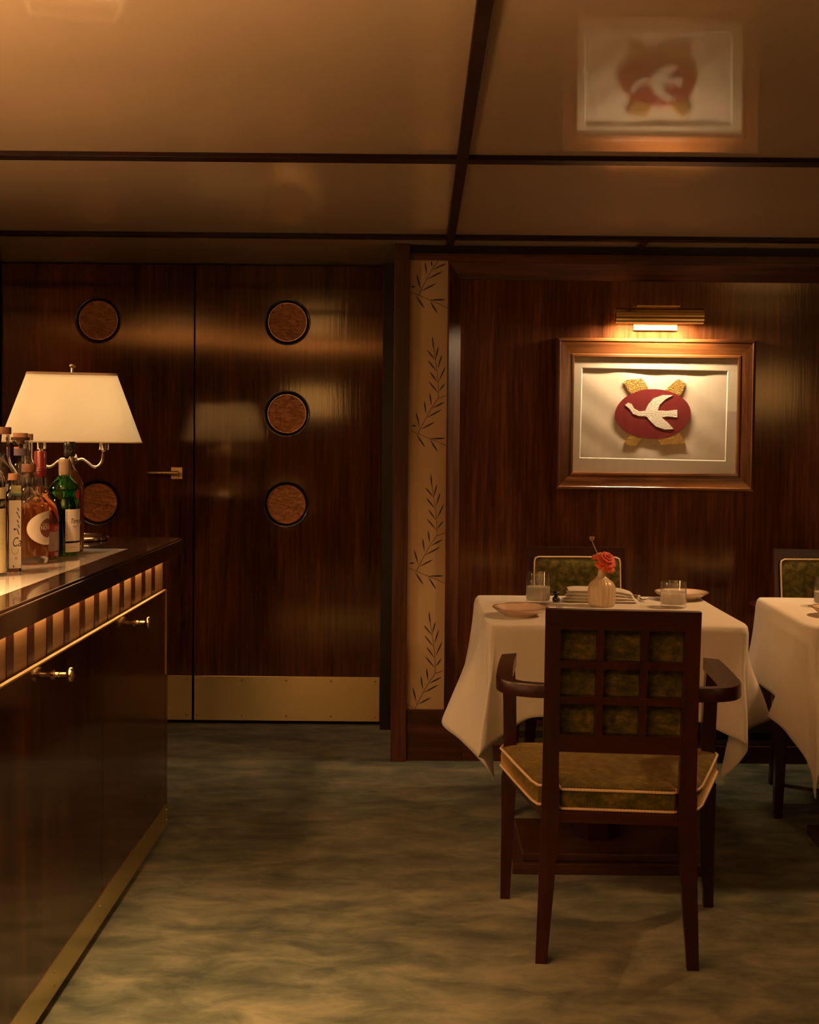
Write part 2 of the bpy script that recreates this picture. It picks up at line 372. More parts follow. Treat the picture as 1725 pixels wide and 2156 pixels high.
# --- back wall of the door recess
zt_door = ZC - 0.006
struct(fin('wall_door_recess', B(XL, 0.02, YD+0.05, YD+0.12, 0, ZC), 'jamb'), 'dark wall behind the pair of porthole doors', 'wall')
def door(name, x0, x1, label, hx, hole_z, lever=False, screws=()):
    root = empty(name, ((x0+x1)/2, YD, 0)); struct(root, label, 'door')
    cx = (x0+x1)/2; ox = -cx
    # leaf with round holes: built as strips around each opening
    bm = bmesh.new(); R = 0.105; N = 48
    th = 0.045; zz0, zz1 = 0.022, zt_door-0.004
    a0, a1 = x0-cx, x1-cx; h = hx-cx
    zs = sorted(hole_z); cuts = [zz0] + [(zs[i]+zs[i+1])/2 for i in range(len(zs)-1)] + [zz1]
    for i, zc in enumerate(zs):
        lo, hi = cuts[i], cuts[i+1]
        inner_f = []; outer_f = []; inner_b = []; outer_b = []
        for k in range(N):
            a = 2*pi*k/N + pi/4
            dx, dz = cos(a), sin(a)
            inner_f.append((h+R*dx, 0, zc+R*dz))
            # intersect ray with the rectangle
            tx = ((a1-h)/dx if dx > 1e-9 else (a0-h)/dx if dx < -1e-9 else 1e9)
            tz = ((hi-zc)/dz if dz > 1e-9 else (lo-zc)/dz if dz < -1e-9 else 1e9)
            t = min(tx, tz); outer_f.append((h+t*dx, 0, zc+t*dz))
        def vs(L, y): return [bm.verts.new((p[0], y, p[2])) for p in L]
        of, i_f, ib, ob = vs(outer_f, 0), vs(inner_f, 0), vs(inner_f, th), vs(outer_f, th)
        corners = [(a1,hi),(a0,hi),(a0,lo),(a1,lo)]
        for k in range(N):
            j = (k+1) % N
            bm.faces.new((of[k], of[j], i_f[j], i_f[k])); bm.faces.new((i_f[k], i_f[j], ib[j], ib[k]))
            # corner fill
            pk, pj = outer_f[k], outer_f[j]
            if abs(pk[0]-pj[0]) > 1e-6 and abs(pk[2]-pj[2]) > 1e-6:
                for c in corners:
                    if (abs(c[0]-pk[0]) < 1e-6 or abs(c[1]-pk[2]) < 1e-6) and (abs(c[0]-pj[0]) < 1e-6 or abs(c[1]-pj[2]) < 1e-6):
                        cv = bm.verts.new((c[0], 0, c[1])); bm.faces.new((of[k], cv, of[j]))
    # side edges
    for xs in (a0, a1): 
        v = [bm.verts.new(p) for p in ((xs,0,zz0),(xs,th,zz0),(xs,th,zz1),(xs,0,zz1))]; bm.faces.new(v)
    for zz in (zz0, zz1):
        v = [bm.verts.new(p) for p in ((a0,0,zz),(a1,0,zz),(a1,th,zz),(a0,th,zz))]; bm.faces.new(v)
    bmesh.ops.remove_doubles(bm, verts=bm.verts[:], dist=1e-5)
    fin('door_leaf', bm, 'veneer_door', root)
    for zc in zs:
        bm = bmesh.new()
        prof = [(0.107,-0.004),(0.109,-0.001),(0.109,0.003),(0.0905,0.020),(0.0895,0.024),(0.1045,0.024),(0.1045,-0.0)]
        secs = []
        for r, y in [(0.1095,-0.0005),(0.1085,-0.005),(0.103,-0.0055),(0.0915,0.004),(0.0905,0.020),(0.104,0.020),(0.1045,-0.0005)]:
            secs.append([(h+r*cos(2*pi*k/64), y, zc+r*sin(2*pi*k/64)) for k in range(64)])
        loft(bm, secs, True, False, 0, loop=True)
        p = fin('porthole', bm, 'ring', root, smooth=50)
        p['label'] = 'dark wood ring around a round amber pane'
        bm = bmesh.new()
        secs = [[(h+r*cos(2*pi*k/64), y, zc+r*sin(2*pi*k/64)) for k in range(64)] for r, y in ((0.0885,0.014),(0.0895,0.0155),(0.0895,0.019),(0.088,0.0195))]
        loft(bm, secs); fin('pane', bm, 'textured_glass', p, smooth=40)
        bm = bmesh.new()
        secs = [[(h+r*cos(2*pi*k/64), y, zc+r*sin(2*pi*k/64)) for k in range(64)] for r, y in ((0.0903,0.006),(0.0903,0.0138),(0.0868,0.0138),(0.0888,0.006))]
        loft(bm, secs, True, False, 0, loop=True); fin('brass_bead', bm, 'brass', p, smooth=50)
    # kick plate
    bm = bmesh.new(); box(bm, a0+0.002, a1-0.002, -0.003, 0.0, 0.022, 0.232, 0.0008)
    kp = fin('kick_plate', bm, 'brass_brushed', root); kp['label'] = 'brushed brass plate along the foot of the door'
    for sx in screws:
        for sz in (0.045, 0.212):
            bm = bmesh.new()
            loft(bm, [[(sx-cx+r*cos(2*pi*k/12), y, sz+r*sin(2*pi*k/12)) for k in range(12)] for r, y in ((0.0045,-0.003),(0.0038,-0.0048),(0.0018,-0.0058))])
            fin('screw', bm, 'brass', kp, smooth=60)
    if lever:
        px = PY(373, 996, YD).x-cx; pz = PY(373, 996, YD).z
        hd = fin('handle', B(px-0.027, px+0.027, -0.010, 0, pz-0.028, pz+0.028, bev=0.0015), 'brass_satin', root); hd['label'] = 'brass lever handle on a square plate'
        bm = bmesh.new()
        tube(bm, [(px+0.004,-0.010,pz+0.002),(px+0.004,-0.05,pz+0.002)], 0.011, 20, up=Vector((0,0,1)))
        tube(bm, [(px+0.010,-0.050,pz+0.002),(px-0.03,-0.050,pz+0.002)], 0.0095, 20)
        tube(bm, [(px-0.03,-0.050,pz+0.002),(px-0.125,-0.050,pz+0.002),(px-0.129,-0.050,pz+0.002)], lambda i: (0.0078,0.0078,0.005)[i], 20)
        fin('lever', bm, 'brass_satin', hd, smooth=50)
    return root
xs_screw = [PY(p, 1480, YD).x for p in (393, 415, 509, 603, 697, 790)]
dx = [PY(p, 1000, YD).x for p in (4, 407.0, 410.5, 804)]
hz = [PY(604, y, YD).z for y in (678, 871, 1062)]
h1 = PY(206, 868, YD).x; h2 = PY(604, 871, YD).x
door('door_1', dx[0], dx[1], 'left dark wood door with a brass lever, behind the lamp', h1, hz, True, [xs_screw[0]-0.21*k for k in range(0,4)])
door('door_2', dx[2], dx[3], 'right dark wood door with three amber portholes, no handle', h2, hz, False, xs_screw[1:])
xj0 = dx[3]+0.003
struct(fin('trim_6', B(xj0, 0.0, YD-0.075, YD+0.05, 0, ZC-0.002, bev=0.001), 'jamb'), 'near-black door jamb between right door and post', 'door jamb')
struct(fin('trim_7', B(XL, dx[0]-0.003, YD-0.03, YD+0.05, 0, ZC-0.002, bev=0.001), 'jamb'), 'dark door jamb left of the left door', 'door jamb')

# --- panelled wall
pl = PY(828.5, 900, YW).x; pr = PY(861, 900, YW).x
wl = pr; wr = PY(940.5, 900, YW).x; fr_ = PY(969, 900, YW).x
struct(fin('trim_8', B(pl, pr, YW-0.022, YW+0.10, 0, ZC-0.001, bev=0.002), 'trim_v'), 'tall narrow wood post left of the leafy wallpaper', 'post')
struct(fin('wall_recess_side', B(pl+0.001, pl+0.05, YW+0.10, YD+0.05, 0, ZC), 'jamb'), 'side wall of the door recess behind the post', 'wall')
z_wt = PY(900, 548, YW).z; z_wb = PY(900, 1494, YW).z
# wallpaper strip, leaf pattern printed on it (thin inlaid shapes, second material)
bm = bmesh.new(); box(bm, wl, wr+0.01, YW+0.012, YW+0.10, z_wb-0.02, z_wt+0.02)
yl = YW+0.0115
def leaf(bm, p, q, w):
    w *= 1.25
    a = PY(*p, yl); b = PY(*q, yl); d = b-a; L = d.length; d.normalize(); n = Vector((-d.z, 0, d.x)); pts = []
    for t, ww in ((0,0.12),(0.2,0.55),(0.45,1.0),(0.7,0.95),(0.88,0.55),(1.0,0.05)): pts.append((t, ww*w))
    up = [a+d*L*t+n*ww for t, ww in pts]; dn = [a+d*L*t-n*ww for t, ww in pts][::-1]
    poly = [v for v in up+dn]
    poly = [Vector((min(max(v.x, wl+0.0005), wr-0.0005), v.y, min(v.z, z_wt-0.0005))) for v in poly]
    vs = [bm.verts.new((v.x, yl, v.z)) for v in poly]; f = bm.faces.new(vs); f.material_index = 1
def stemline(bm, pts, w=0.0009):
    P = [PY(*p, yl) for p in pts]
    for a, b in zip(P, P[1:]):
        d = (b-a).normalized(); n = Vector((-d.z,0,d.x))*w
        vs = [bm.verts.new((v.x, yl, v.z)) for v in (a-n, b-n, b+n, a+n)]; f = bm.faces.new(vs); f.material_index = 1
S5 = 970/180.0
def sprig(bm, dx_, dy, top=True, low=True, clipx=None):
    def c(x, y): return (820+x/S5+dx_, 800+y/S5+dy)
    if top:
        stemline(bm, [c(*p) for p in ((488,1210),(500,1310),(522,1450),(535,1580),(540,1690),(538,1765))])
        for p, q in (((488,1230),(468,1065)),((500,1330),(408,1218)),((505,1325),(540,1180)),((518,1462),(418,1335)),((530,1430),(580,1272)),((530,1590),(440,1465)),
                     ((545,1570),(620,1405)),((535,1705),(425,1572)),((545,1690),(612,1598))): leaf(bm, c(*p), c(*q), 0.0022)
        stemline(bm, [c(*p) for p in ((628,1735),(580,1755),(538,1768),(460,1880),(400,1990),(335,2110),(310,2170))], 0.0011)
        for p, q in (((458,1850),(440,1708)),((398,1950),(378,1795)),((326,2090),(283,1925)),((470,1882),(612,1808)),((405,1990),(580,1893)),((340,2120),(500,2036))): leaf(bm, c(*p), c(*q), 0.0024)
    if low:
        e = 1565
        stemline(bm, [c(x, y+e) for x, y in ((222,570),(320,610),(430,658),(540,700),(640,748))], 0.0010)
        for p, q in (((228,515),(285,513)),((290,612),(388,760)),((440,662),(620,658)),((442,670),(532,812))): leaf(bm, c(p[0], p[1]+e), c(q[0], q[1]+e), 0.0026)
        
def sprig_upper(bm, dx_, dy):
    def c(x, y): return (780+x/5.074+dx_, 460+y/5.074+dy)
    stemline(bm, [c(*p) for p in ((725,452),(660,545),(600,650),(540,770),(515,820))], 0.0011)
    for p, q in (((604,600),(585,465)),((536,750),(492,592)),((660,515),(650,455)),((668,545),(818,478)),((600,655),(780,560)),((535,780),(705,693))): leaf(bm, c(*p), c(*q), 0.0024)
    stemline(bm, [c(*p) for p in ((432,785),(515,820),(632,870),(730,910),(822,955))], 0.0010)
    for p, q in (((432,730),(482,728)),((485,822),(580,962)),((635,872),(802,866)),((640,885),(716,1012))): leaf(bm, c(*p), c(*q), 0.0026)
sprig_upper(bm, 0, 0)
sprig(bm, 3.5, -289.5); sprig(bm, 0, 0); sprig(bm, -3.5, 290, True, False)
stemline(bm, [(856,1482),(864,1486),(872,1491)])
wp = fin('wall_wallpaper', bm, ['wallpaper','leaf'], recalc=False)
struct(wp, 'narrow tan wallpaper strip printed with dark willow sprigs', 'wallpaper')
# base panel under wallpaper
struct(fin('baseboard_back', B(wl-0.002, fr_+0.02, YW-0.004, YW+0.10, 0, z_wb, bev=0.002), 'trim_h'), 'dark wood base panel below the wallpaper strip', 'baseboard')
# panel field
ZP = PY(1000, 590, YW+0.05).z
struct(fin('wall_back', B(fr_-0.01, XR, YW+0.052, YW+0.12, 0, ZC), 'veneer'), 'glossy dark veneer wall behind the tables and picture', 'wall')
# top rail, dark reveal, sloping mouldings (left upright mitred into top)
z0 = PY(1000, 519, YW).z; z1 = PY(1000, 534.5, YW).z; z2 = z_wt; z3 = PY(1000, 589, YW+0.045).z
struct(fin('trim_9', B(pr, XR, YW+0.03, YW+0.06, z1-0.01, ZC-0.001), 'jamb'), 'dark shadow gap between ceiling and top rail', 'trim')
struct(fin('trim_10', B(pr, XR, YW-0.008, YW+0.10, z2, z1, bev=0.0015), 'trim_h'), 'slim reddish rail across the top of the panelled wall', 'rail')
bm = bmesh.new()
secs = []
for x, s in ((wr, 0), (XR, 1)):
    xin = fr_ if s == 0 else XR
    secs.append([(x, YW-0.006, z2), (x, YW-0.006, z2-0.012), (xin, YW+0.045, z3), (xin, YW+0.052, z3), (x, YW+0.10, z2)])
loft(bm, secs); struct(fin('trim_11', bm, 'trim_h'), 'sloping wood moulding along the top of the veneer panel', 'moulding')
bm = bmesh.new()
a = [(wr, YW-0.006, 0), (wr+0.006, YW-0.006, 0), (fr_, YW+0.045, 0), (fr_, YW+0.052, 0), (wr, YW+0.06, 0)]
b = [(wr, YW-0.006, z2-0.001), (wr+0.006, YW-0.006, z2-0.012), (fr_, YW+0.045, z3), (fr_, YW+0.052, z3), (wr, YW+0.06, z2-0.001)]
a = [(x, y, z_wb) for x, y, z in a]
loft(bm, [a, b]); struct(fin('trim_12', bm, 'trim_v'), 'upright sloping moulding right of the leafy wallpaper', 'moulding')
# vent band
bb = empty('baseboard_right', ((fr_+XR)/2, YW, 0)); struct(bb, 'dark wood baseboard with lattice vent under the tables', 'baseboard')
ox = -(fr_+XR)/2
fin('board', B(fr_+0.02+ox, XR+ox, 0.0, 0.052, 0, 0.072, bev=0.002), 'trim_h', bb)
fin('upper_board', B(fr_+0.02+ox, XR+ox, 0.01, 0.052, 0.152, 0.185, bev=0.002), 'trim_h', bb)
bm = bmesh.new()
x0g, x1g = fr_+0.03+ox, XR-0.2+ox
box(bm, x0g, x1g, 0.016, 0.02, 0.072, 0.096); box(bm, x0g, x1g, 0.016, 0.02, 0.128, 0.152)
x = x0g
while x < x1g-0.02:
    for s in (0, 1):
        xa, xb = (x, x+0.016) if s == 0 else (x+0.016, x)
        for off in (0, 0.016):
            za, zb = 0.096+off, 0.112+off
            w = 0.0016
            vs = [bm.verts.new(p) for p in ((xa-w,0.017,za),(xa+w,0.017,za),(xb+w,0.017,zb),(xb-w,0.017,zb))]; bm.faces.new(vs)
    x += 0.016
g = fin('vent_grille', bm, 'vent' if 'vent' in M else M.setdefault('vent', simple('vent', (0.10,0.085,0.035), 0.45, metal=0.5)), bb)
g['label'] = 'lattice ventilation strip set in the baseboard'
fin('vent_backing', B(x0g, x1g, 0.045, 0.05, 0.072, 0.152), 'black', bb)

# ------------------------------------------------------------------ bar cabinet and countertop
XCF = -0.863; YC0, YC1 = 0.6, PX(352.8, 1500, XCF).y
cab = empty('bar_cabinet', (-1.21, 2.4, 0)); tag(cab, 'dark veneered bar cabinet with round brass knobs, left foreground', 'cabinet')
def CL(v): return (v[0]+1.21, v[1]-2.4, v[2])
def cbox(name, x0, x1, y0, y1, z0, z1, m, bev=0.0, parent=None):
    return fin(name, B(x0+1.21, x1+1.21, y0-2.4, y1-2.4, z0, z1, bev=bev), m, parent or cab)
ZT = 1.006; ZS = 0.950; ZBR = 0.839
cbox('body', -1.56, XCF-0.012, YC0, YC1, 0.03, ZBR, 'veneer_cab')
cbox('toe_recess', -1.50, XCF-0.055, YC0+0.02, YC1-0.03, 0.0, 0.03, 'black')
# frieze
cbox('frieze', -1.54, XCF-0.018, YC0, YC1, ZBR, ZS, 'frieze')
y = 4.035+0.022; k = 0
while y > YC0+0.1:
    s = cbox('frieze_stripe', XCF-0.020, XCF-0.0155, y-0.0225, y+0.0225, ZBR, ZS, 'mahog')
    if k == 0: s['label'] = 'dark wood upright stripe inlaid in the pale frieze'
    y -= 0.1417; k += 1
# doors
ys = [YC1-0.035, YC1-0.035-0.828]
while ys[-1] > 0.9: ys.append(ys[-1]-0.828)
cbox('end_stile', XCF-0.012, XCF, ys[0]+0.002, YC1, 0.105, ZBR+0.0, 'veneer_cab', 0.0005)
for i in range(len(ys)-1):
    ya, yb = ys[i+1]+0.0015, ys[i]-0.0015
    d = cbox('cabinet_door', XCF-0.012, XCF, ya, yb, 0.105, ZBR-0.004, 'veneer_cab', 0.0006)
    fin('brass_edge', (lambda bm: (box(bm, XCF-0.008+1.21, XCF+0.0028+1.21, ya-2.4, yb-2.4, ZBR-0.0045, ZBR-0.0005), (box(bm, XCF-0.008+1.21, XCF+0.0028+1.21, yb-2.4, yb+0.0025-2.4, 0.55, ZBR-0.0005) if i == 0 else None), bm)[-1])(bmesh.new()), 'brass_satin', d)
    kc = (XCF+1.21, (ya+yb)/2-2.4-0.04, 0.793)
    bm = bmesh.new(); secs = []
    for r, q in ((0.012,0.0),(0.012,0.003),(0.0065,0.005),(0.0055,0.012),(0.008,0.014),(0.0055,0.016),(0.0055,0.030),(0.011,0.033),(0.0165,0.037),(0.0175,0.041),(0.0165,0.045),(0.010,0.0475),(0.004,0.047)):
        secs.append([(kc[0]+q, kc[1]+r*cos(2*pi*j/28), kc[2]+r*sin(2*pi*j/28)) for j in range(28)])
    loft(bm, secs); kb = fin('knob', bm, 'brass', d, smooth=45)
# kick plate with screws
kpz0, kpz1 = 0.027, 0.105
kp = cbox('kick_plate', XCF-0.012, XCF+0.003, YC0, YC1+0.001, kpz0, kpz1, 'brass_brushed', 0.0008); kp['label'] = 'brass kick plate along the cabinet foot'
for yy in [YC1-0.03, 3.31, 2.9, 2.5]:
    for sz in (0.048, 0.083):
        bm = bmesh.new()
        loft(bm, [[(XCF+1.21+0.003+q, yy-2.4+r*cos(2*pi*j/12), sz+r*sin(2*pi*j/12)) for j in range(12)] for r, q in ((0.004,0),(0.0034,0.0015),(0.0015,0.0024))])
        fin('screw', bm, 'brass', kp, smooth=60)

ct = empty('countertop', (-1.21, 2.4, ZS)); tag(ct, 'dark polished bar top with a pale marble inset under the bottles', 'countertop')
def tbox(name, x0, x1, y0, y1, z0, z1, m, bev=0.0):
    return fin(name, B(x0+1.21, x1+1.21, y0-2.4, y1-2.4, z0-ZS, z1-ZS, bev=bev), m, ct)
XTF = -0.829; YT1 = 4.295; XIN = -0.912; YIN = 3.835
bm = bmesh.new()
ZT0 = ZT-0.006
# slab body below the inlay, and the border around it
box(bm, -1.60+1.21, XTF+1.21, YC0-0.03-2.4, YT1-2.4, 0, ZT0-ZS, 0.003)
box(bm, XIN+1.21, XTF-0.006+1.21, YC0-0.03-2.4, YT1-0.006-2.4, ZT0-ZS, ZT-ZS, 0.002)
box(bm, -1.59+1.21, XIN+1.21, YIN-2.4, YT1-0.006-2.4, ZT0-ZS, ZT-ZS)
fin('slab', bm, 'slab', ct)
m_ = tbox('marble_inset', -1.55, XIN-0.003, YC0-0.03, YIN-0.003, ZT0+0.0005, ZT-0.0005, 'marble'); m_['label'] = 'pale marble inset panel'
tbox('metal_edge', -1.55, XIN, YIN-0.003, YIN, ZT0+0.0005, ZT+0.0005, 'silver')
tbox('metal_edge', XIN-0.003, XIN, YC0-0.03, YIN-0.003, ZT0+0.0005, ZT-0.0002, 'brass')
ls = tbox('light_strip', XCF-0.011, XCF-0.003, YC0+0.05, YC1-0.012, ZS-0.004, ZS-0.0005, 'led'); ls['label'] = 'glowing warm light strip under the lip'

# ------------------------------------------------------------------ table lamp
lp = PZ(148, 1143, ZT); LX, LY = -1.178, 4.165
def build_lamp(loc, rz, label):
    root = empty('table_lamp', loc, rz); tag(root, label, 'lamp')
    bm = bmesh.new()
    lathe(bm, [(0.118,0.0),(0.122,0.003),(0.122,0.010),(0.116,0.014),(0.112,0.010),(0.05,0.012),(0.03,0.016),(0.022,0.028),(0.016,0.032),(0.006,0.034)], 64)
    fin('base', bm, 'chrome', root, smooth=40)
    bm = bmesh.new()
    lathe(bm, [(0.012,0.03),(0.010,0.05),(0.008,0.08),(0.014,0.09),(0.014,0.10),(0.008,0.11),(0.008,0.255),(0.018,0.265),(0.020,0.275),(0.016,0.285),(0.008,0.295),(0.005,0.30),(0.005,0.578)], 32)
    fin('stem', bm, 'chrome', root, smooth=40)
    for s in (-1, 1):
        pts = [(0.010*s,0,0.262),(0.030*s,0,0.272),(0.048*s,0,0.262),(0.066*s,0,0.248),(0.082*s,0,0.247),(0.096*s,0,0.262),(0.101*s,0,0.285),(0.102*s,0,0.300)]
        bm = bmesh.new(); tube(bm, crom(pts, 6), 0.0052, 14, up=Vector((0,1,0))); ar = fin('arm', bm, 'chrome', root, smooth=60)
        bm = bmesh.new()
        lathe(bm, [(0.006,0.298),(0.007,0.302),(0.018,0.304),(0.0195,0.308),(0.0195,0.352),(0.017,0.354),(0.004,0.354)], 24, (0.102*s,0), fn=lambda a, z: 1+0.04*cos(12*a))
        fin('socket', bm, 'chrome', root, smooth=40)
        bm = bmesh.new()
        lathe(bm, [(0.006,0.355),(0.012,0.358),(0.022,0.385),(0.024,0.405),(0.018,0.428),(0.008,0.440),(0.002,0.443)], 24, (0.102*s,0))
        fin('bulb', bm, 'bulb', root, smooth=180)
    # shade: tapered rounded rectangle
    def rr(hx, hy, z, rc, n=8):
        out = []
        for cx, cy, a0 in ((hx-rc,hy-rc,0),(-hx+rc,hy-rc,90),(-hx+rc,-hy+rc,180),(hx-rc,-hy+rc,270)):
            for i in range(n+1):
                a = radians(a0+90*i/n); out.append((cx+rc*cos(a), cy+rc*sin(a), z))
        return out
    zb, zt = 0.328, 0.560
    bm = bmesh.new(); secs = []
    hb, ht = (0.228,0.13), (0.144,0.085)
    N = 8
    for i in range(N+1):
        t = i/N; secs.append(rr(hb[0]+(ht[0]-hb[0])*t, hb[1]+(ht[1]-hb[1])*t, zb+(zt-zb)*t, 0.045-0.015*t))
    for i in range(N, -1, -1):
        t = i/N; secs.append(rr(hb[0]+(ht[0]-hb[0])*t-0.002, hb[1]+(ht[1]-hb[1])*t-0.002, zb+(zt-zb)*t, 0.043-0.015*t))
    loft(bm, secs, True, False, 0, loop=True)
    sh = fin('lamp_shade', bm, 'shade', root, smooth=60); sh['label'] = 'cream tapered oblong fabric shade'
    bm = bmesh.new()
    for t0, t1, e in ((0.0,0.016,0.0012),(0.965,1.0,0.0012)):
        s2 = []
        for t, o in ((t0,e),(t1,e),(t1,-0.003),(t0,-0.003)):
            s2.append(rr(hb[0]+(ht[0]-hb[0])*t+o, hb[1]+(ht[1]-hb[1])*t+o, zb+(zt-zb)*t, 0.045-0.015*t))
        loft(bm, s2, True, False, 0, loop=True)
    fin('edge_tape', bm, 'shade_tape', sh, smooth=50)
    bm = bmesh.new(); s2 = [rr(ht[0]-0.004, ht[1]-0.004, zt-0.012, 0.028), rr(ht[0]-0.004, ht[1]-0.004, zt-0.009, 0.028)]; loft(bm, s2)
    fin('top_diffuser', bm, 'shade_tape', sh)
    bm = bmesh.new(); lathe(bm, [(0.004,0.556),(0.0045,0.574),(0.0035,0.578),(0.011,0.582),(0.0125,0.586),(0.011,0.591),(0.004,0.594),(0.001,0.5945)], 24)
    fin('finial', bm, 'brass', root, smooth=40)
    return root
lamp = build_lamp((LX, LY, ZT), radians(15), 'chrome two-arm table lamp with a glowing cream oblong shade on the bar')
def plight(name, loc, e, r=0.03, col=WARM):
    l = bpy.data.lights.new(name, 'POINT'); l.energy = e; l.shadow_soft_size = r; l.color = col
    o = bpy.data.objects.new(name, l); COL.objects.link(o); o.location = loc; return o
for s in (-1, 1):
    plight('lamp_light', (LX+0.102*s*cos(radians(15)), LY+0.102*s*sin(radians(15)), ZT+0.44), 9.0, 0.02, (1.0,0.80,0.50))

# ------------------------------------------------------------------ bottles
def text_mesh(txt, size, italic=0.0, align='CENTER', bold=0.0):
    cu = bpy.data.curves.new('t', 'FONT'); cu.body = txt; cu.size = size; cu.align_x = align; cu.shear = italic; cu.offset = bold
    cu.resolution_u = 3
    o = bpy.data.objects.new('t', cu); COL.objects.link(o)
    me = bpy.data.meshes.new_from_object(o.evaluated_get(bpy.context.evaluated_depsgraph_get()))
    vs = [v.co.copy() for v in me.vertices]; fs = [tuple(p.vertices) for p in me.polygons]
    bpy.data.objects.remove(o); bpy.data.curves.remove(cu); bpy.data.meshes.remove(me)
    return vs, fs
class Lab:
    """flat (u,v) shapes wrapped round a bottle of radius r; u along the girth"""
    def __init__(s, r, az, zc): s.r, s.az, s.zc = r, az, zc; s.bm = bmesh.new(); s.mats = []
    def mi(s, m):
        if m not in s.mats: s.mats.append(m)
        return s.mats.index(m)
    def pt(s, u, v, lift):
        a = s.az+u/s.r; rr = s.r+lift
        return (rr*sin(a), -rr*cos(a), s.zc+v)
    def rect(s, u0, u1, v0, v1, m, lift=0.0005, n=16):
        k = s.mi(m); lo = [s.bm.verts.new(s.pt(u0+(u1-u0)*i/n, v0, lift)) for i in range(n+1)]; hi = [s.bm.verts.new(s.pt(u0+(u1-u0)*i/n, v1, lift)) for i in range(n+1)]
        for i in range(n): f = s.bm.faces.new((lo[i], lo[i+1], hi[i+1], hi[i])); f.material_index = k
    def ring(s, cu, cv, ru0, rv0, ru1, rv1, m, lift=0.0005, n=40, k=6):
        mi = s.mi(m); rings = []
        for j in range(k+1):
            t = j/k; ru, rv = ru0+(ru1-ru0)*t, rv0+(rv1-rv0)*t
            rings.append([s.bm.verts.new(s.pt(cu+ru*cos(2*pi*i/n), cv+rv*sin(2*pi*i/n), lift)) for i in range(n)])
        for a, b in zip(rings, rings[1:]):
            for i in range(n): f = s.bm.faces.new((a[i], a[(i+1)%n], b[(i+1)%n], b[i])); f.material_index = mi
    def text(s, t, size, u, v, m, lift=0.0009, italic=0.0, align='CENTER', sx=1.0, bold=0.0):
        k = s.mi(m); vs, fs = text_mesh(t, size, italic, align, bold); bv = [s.bm.verts.new(s.pt(u+p.x*sx, v+p.y, lift)) for p in vs]
        for f in fs:
            try: ff = s.bm.faces.new([bv[i] for i in f]); ff.material_index = k
            except Exception: pass
    def line(s, pts, w, m, lift=0.0009):
        k = s.mi(m)
        for a, b in zip(pts, pts[1:]):
            a, b = Vector((*a,0)), Vector((*b,0)); d = (b-a).normalized(); n = Vector((-d.y, d.x, 0))*w
            vs = [s.bm.verts.new(s.pt(q.x, q.y, lift)) for q in (a-n, b-n, b+n, a+n)]; f = s.bm.faces.new(vs); f.material_index = k
    def done(s, name, parent): return fin(name, s.bm, s.mats, parent, recalc=False)
def bottle(px, D, prof, label, glass='glass', liquid=None, level=0.2, wall=0.003, fn=None, base=0.010, capfn=None, rz=0.0, seg=48):
    X = PY(px, 1150, D).x
    root = empty('bottle', (X, D, ZT), rz); tag(root, label, 'bottle', 'bottles on the bar')
    inner = []
    for r, z in prof: 
        if z >= base: inner.append((max(r-wall, 0.002), z))
    inner = [(inner[0][0]*0.85, base)] + inner
    bm = bmesh.new(); lathe(bm, prof + [(inner[-1][0], prof[-1][1])] + inner[::-1][1:] + [(0.0005, base)], seg, cap=True, fn=fn)
    # close bottom
    fin('glass_body', bm, glass, root, smooth=50)
    if liquid:
        lp_ = [(r+0.0006, z-(0.0006 if k_ == 0 else 0)) for k_, (r, z) in enumerate(inner) if z < level]
        # radius at level
        for (r0, a), (r1, b) in zip(inner, inner[1:]):
            if a <= level <= b: lp_.append((r0+(r1-r0)*(level-a)/max(1e-6, b-a)+0.0006, level))
        bm = bmesh.new(); lathe(bm, lp_, seg, fn=fn); fin('liquid', bm, liquid, root, smooth=50)
    if capfn: capfn(root)
    return root
def cap(name, prof, m, seg=32, fn=None, lab=None):
    def f(root):
        bm = bmesh.new(); lathe(bm, prof, seg, fn=fn); o = fin(name, bm, m, root, smooth=40)
        if lab: o['label'] = lab
    return f
SA = radians(17)
# green gin bottle
g = bottle(135, 3.605, [(0.002,0.002),(0.038,0),(0.0415,0.004),(0.0425,0.012),(0.0435,0.125),(0.0425,0.150),(0.037,0.165),(0.036,0.175),(0.0425,0.186),(0.043,0.196),(0.039,0.208),(0.024,0.222),(0.0165,0.232),(0.015,0.240),(0.015,0.262)],
   'green glass gin bottle with a white label and grey cap, rightmost in front', 'glass_green', 'gin', 0.205,
   capfn=cap('screw_cap', [(0.0155,0.232),(0.0158,0.245),(0.0162,0.248),(0.0155,0.250),(0.0165,0.254),(0.0155,0.257),(0.0165,0.262),(0.0155,0.265),(0.0165,0.270),(0.0160,0.280),(0.0145,0.2825),(0.001,0.283)], 'grey_cap'))
L = Lab(0.0437, SA+radians(4), 0.075)
L.rect(0.0, 0.085, -0.030, 0.062, 'lab_white'); L.rect(0.0, 0.085, -0.062, -0.036, 'lab_white')
L.line([(0.003,-0.027),(0.003,0.059),(0.082,0.059)], 0.0005, 'ink'); L.line([(0.003,-0.027),(0.082,-0.027)], 0.0005, 'ink')
for q in range(9): L.rect(0.005, 0.0062, -0.024+q*0.0095, -0.020+q*0.0095, 'lab_grey', 0.0009, 1)
L.text('Tanqueray', 0.020, 0.0125, 0.022, 'ink', italic=0.35, align='LEFT', sx=0.78)
L.text('IMPORTED', 0.0055, 0.022, 0.010, 'lab_red', align='LEFT')
L.line([(0.026,-0.002),(0.05,-0.002)], 0.0003, 'lab_grey'); L.line([(0.024,-0.010),(0.05,-0.010)], 0.0003, 'lab_grey')
L.line([(0.01,-0.050),(0.022,-0.047),(0.034,-0.051),(0.05,-0.046)], 0.0006, 'lab_grey')
L.done('label', g)
bm = bmesh.new(); loft(bm, [[(0.0005+0.0405*1, 0,0)]*3]) if False else None
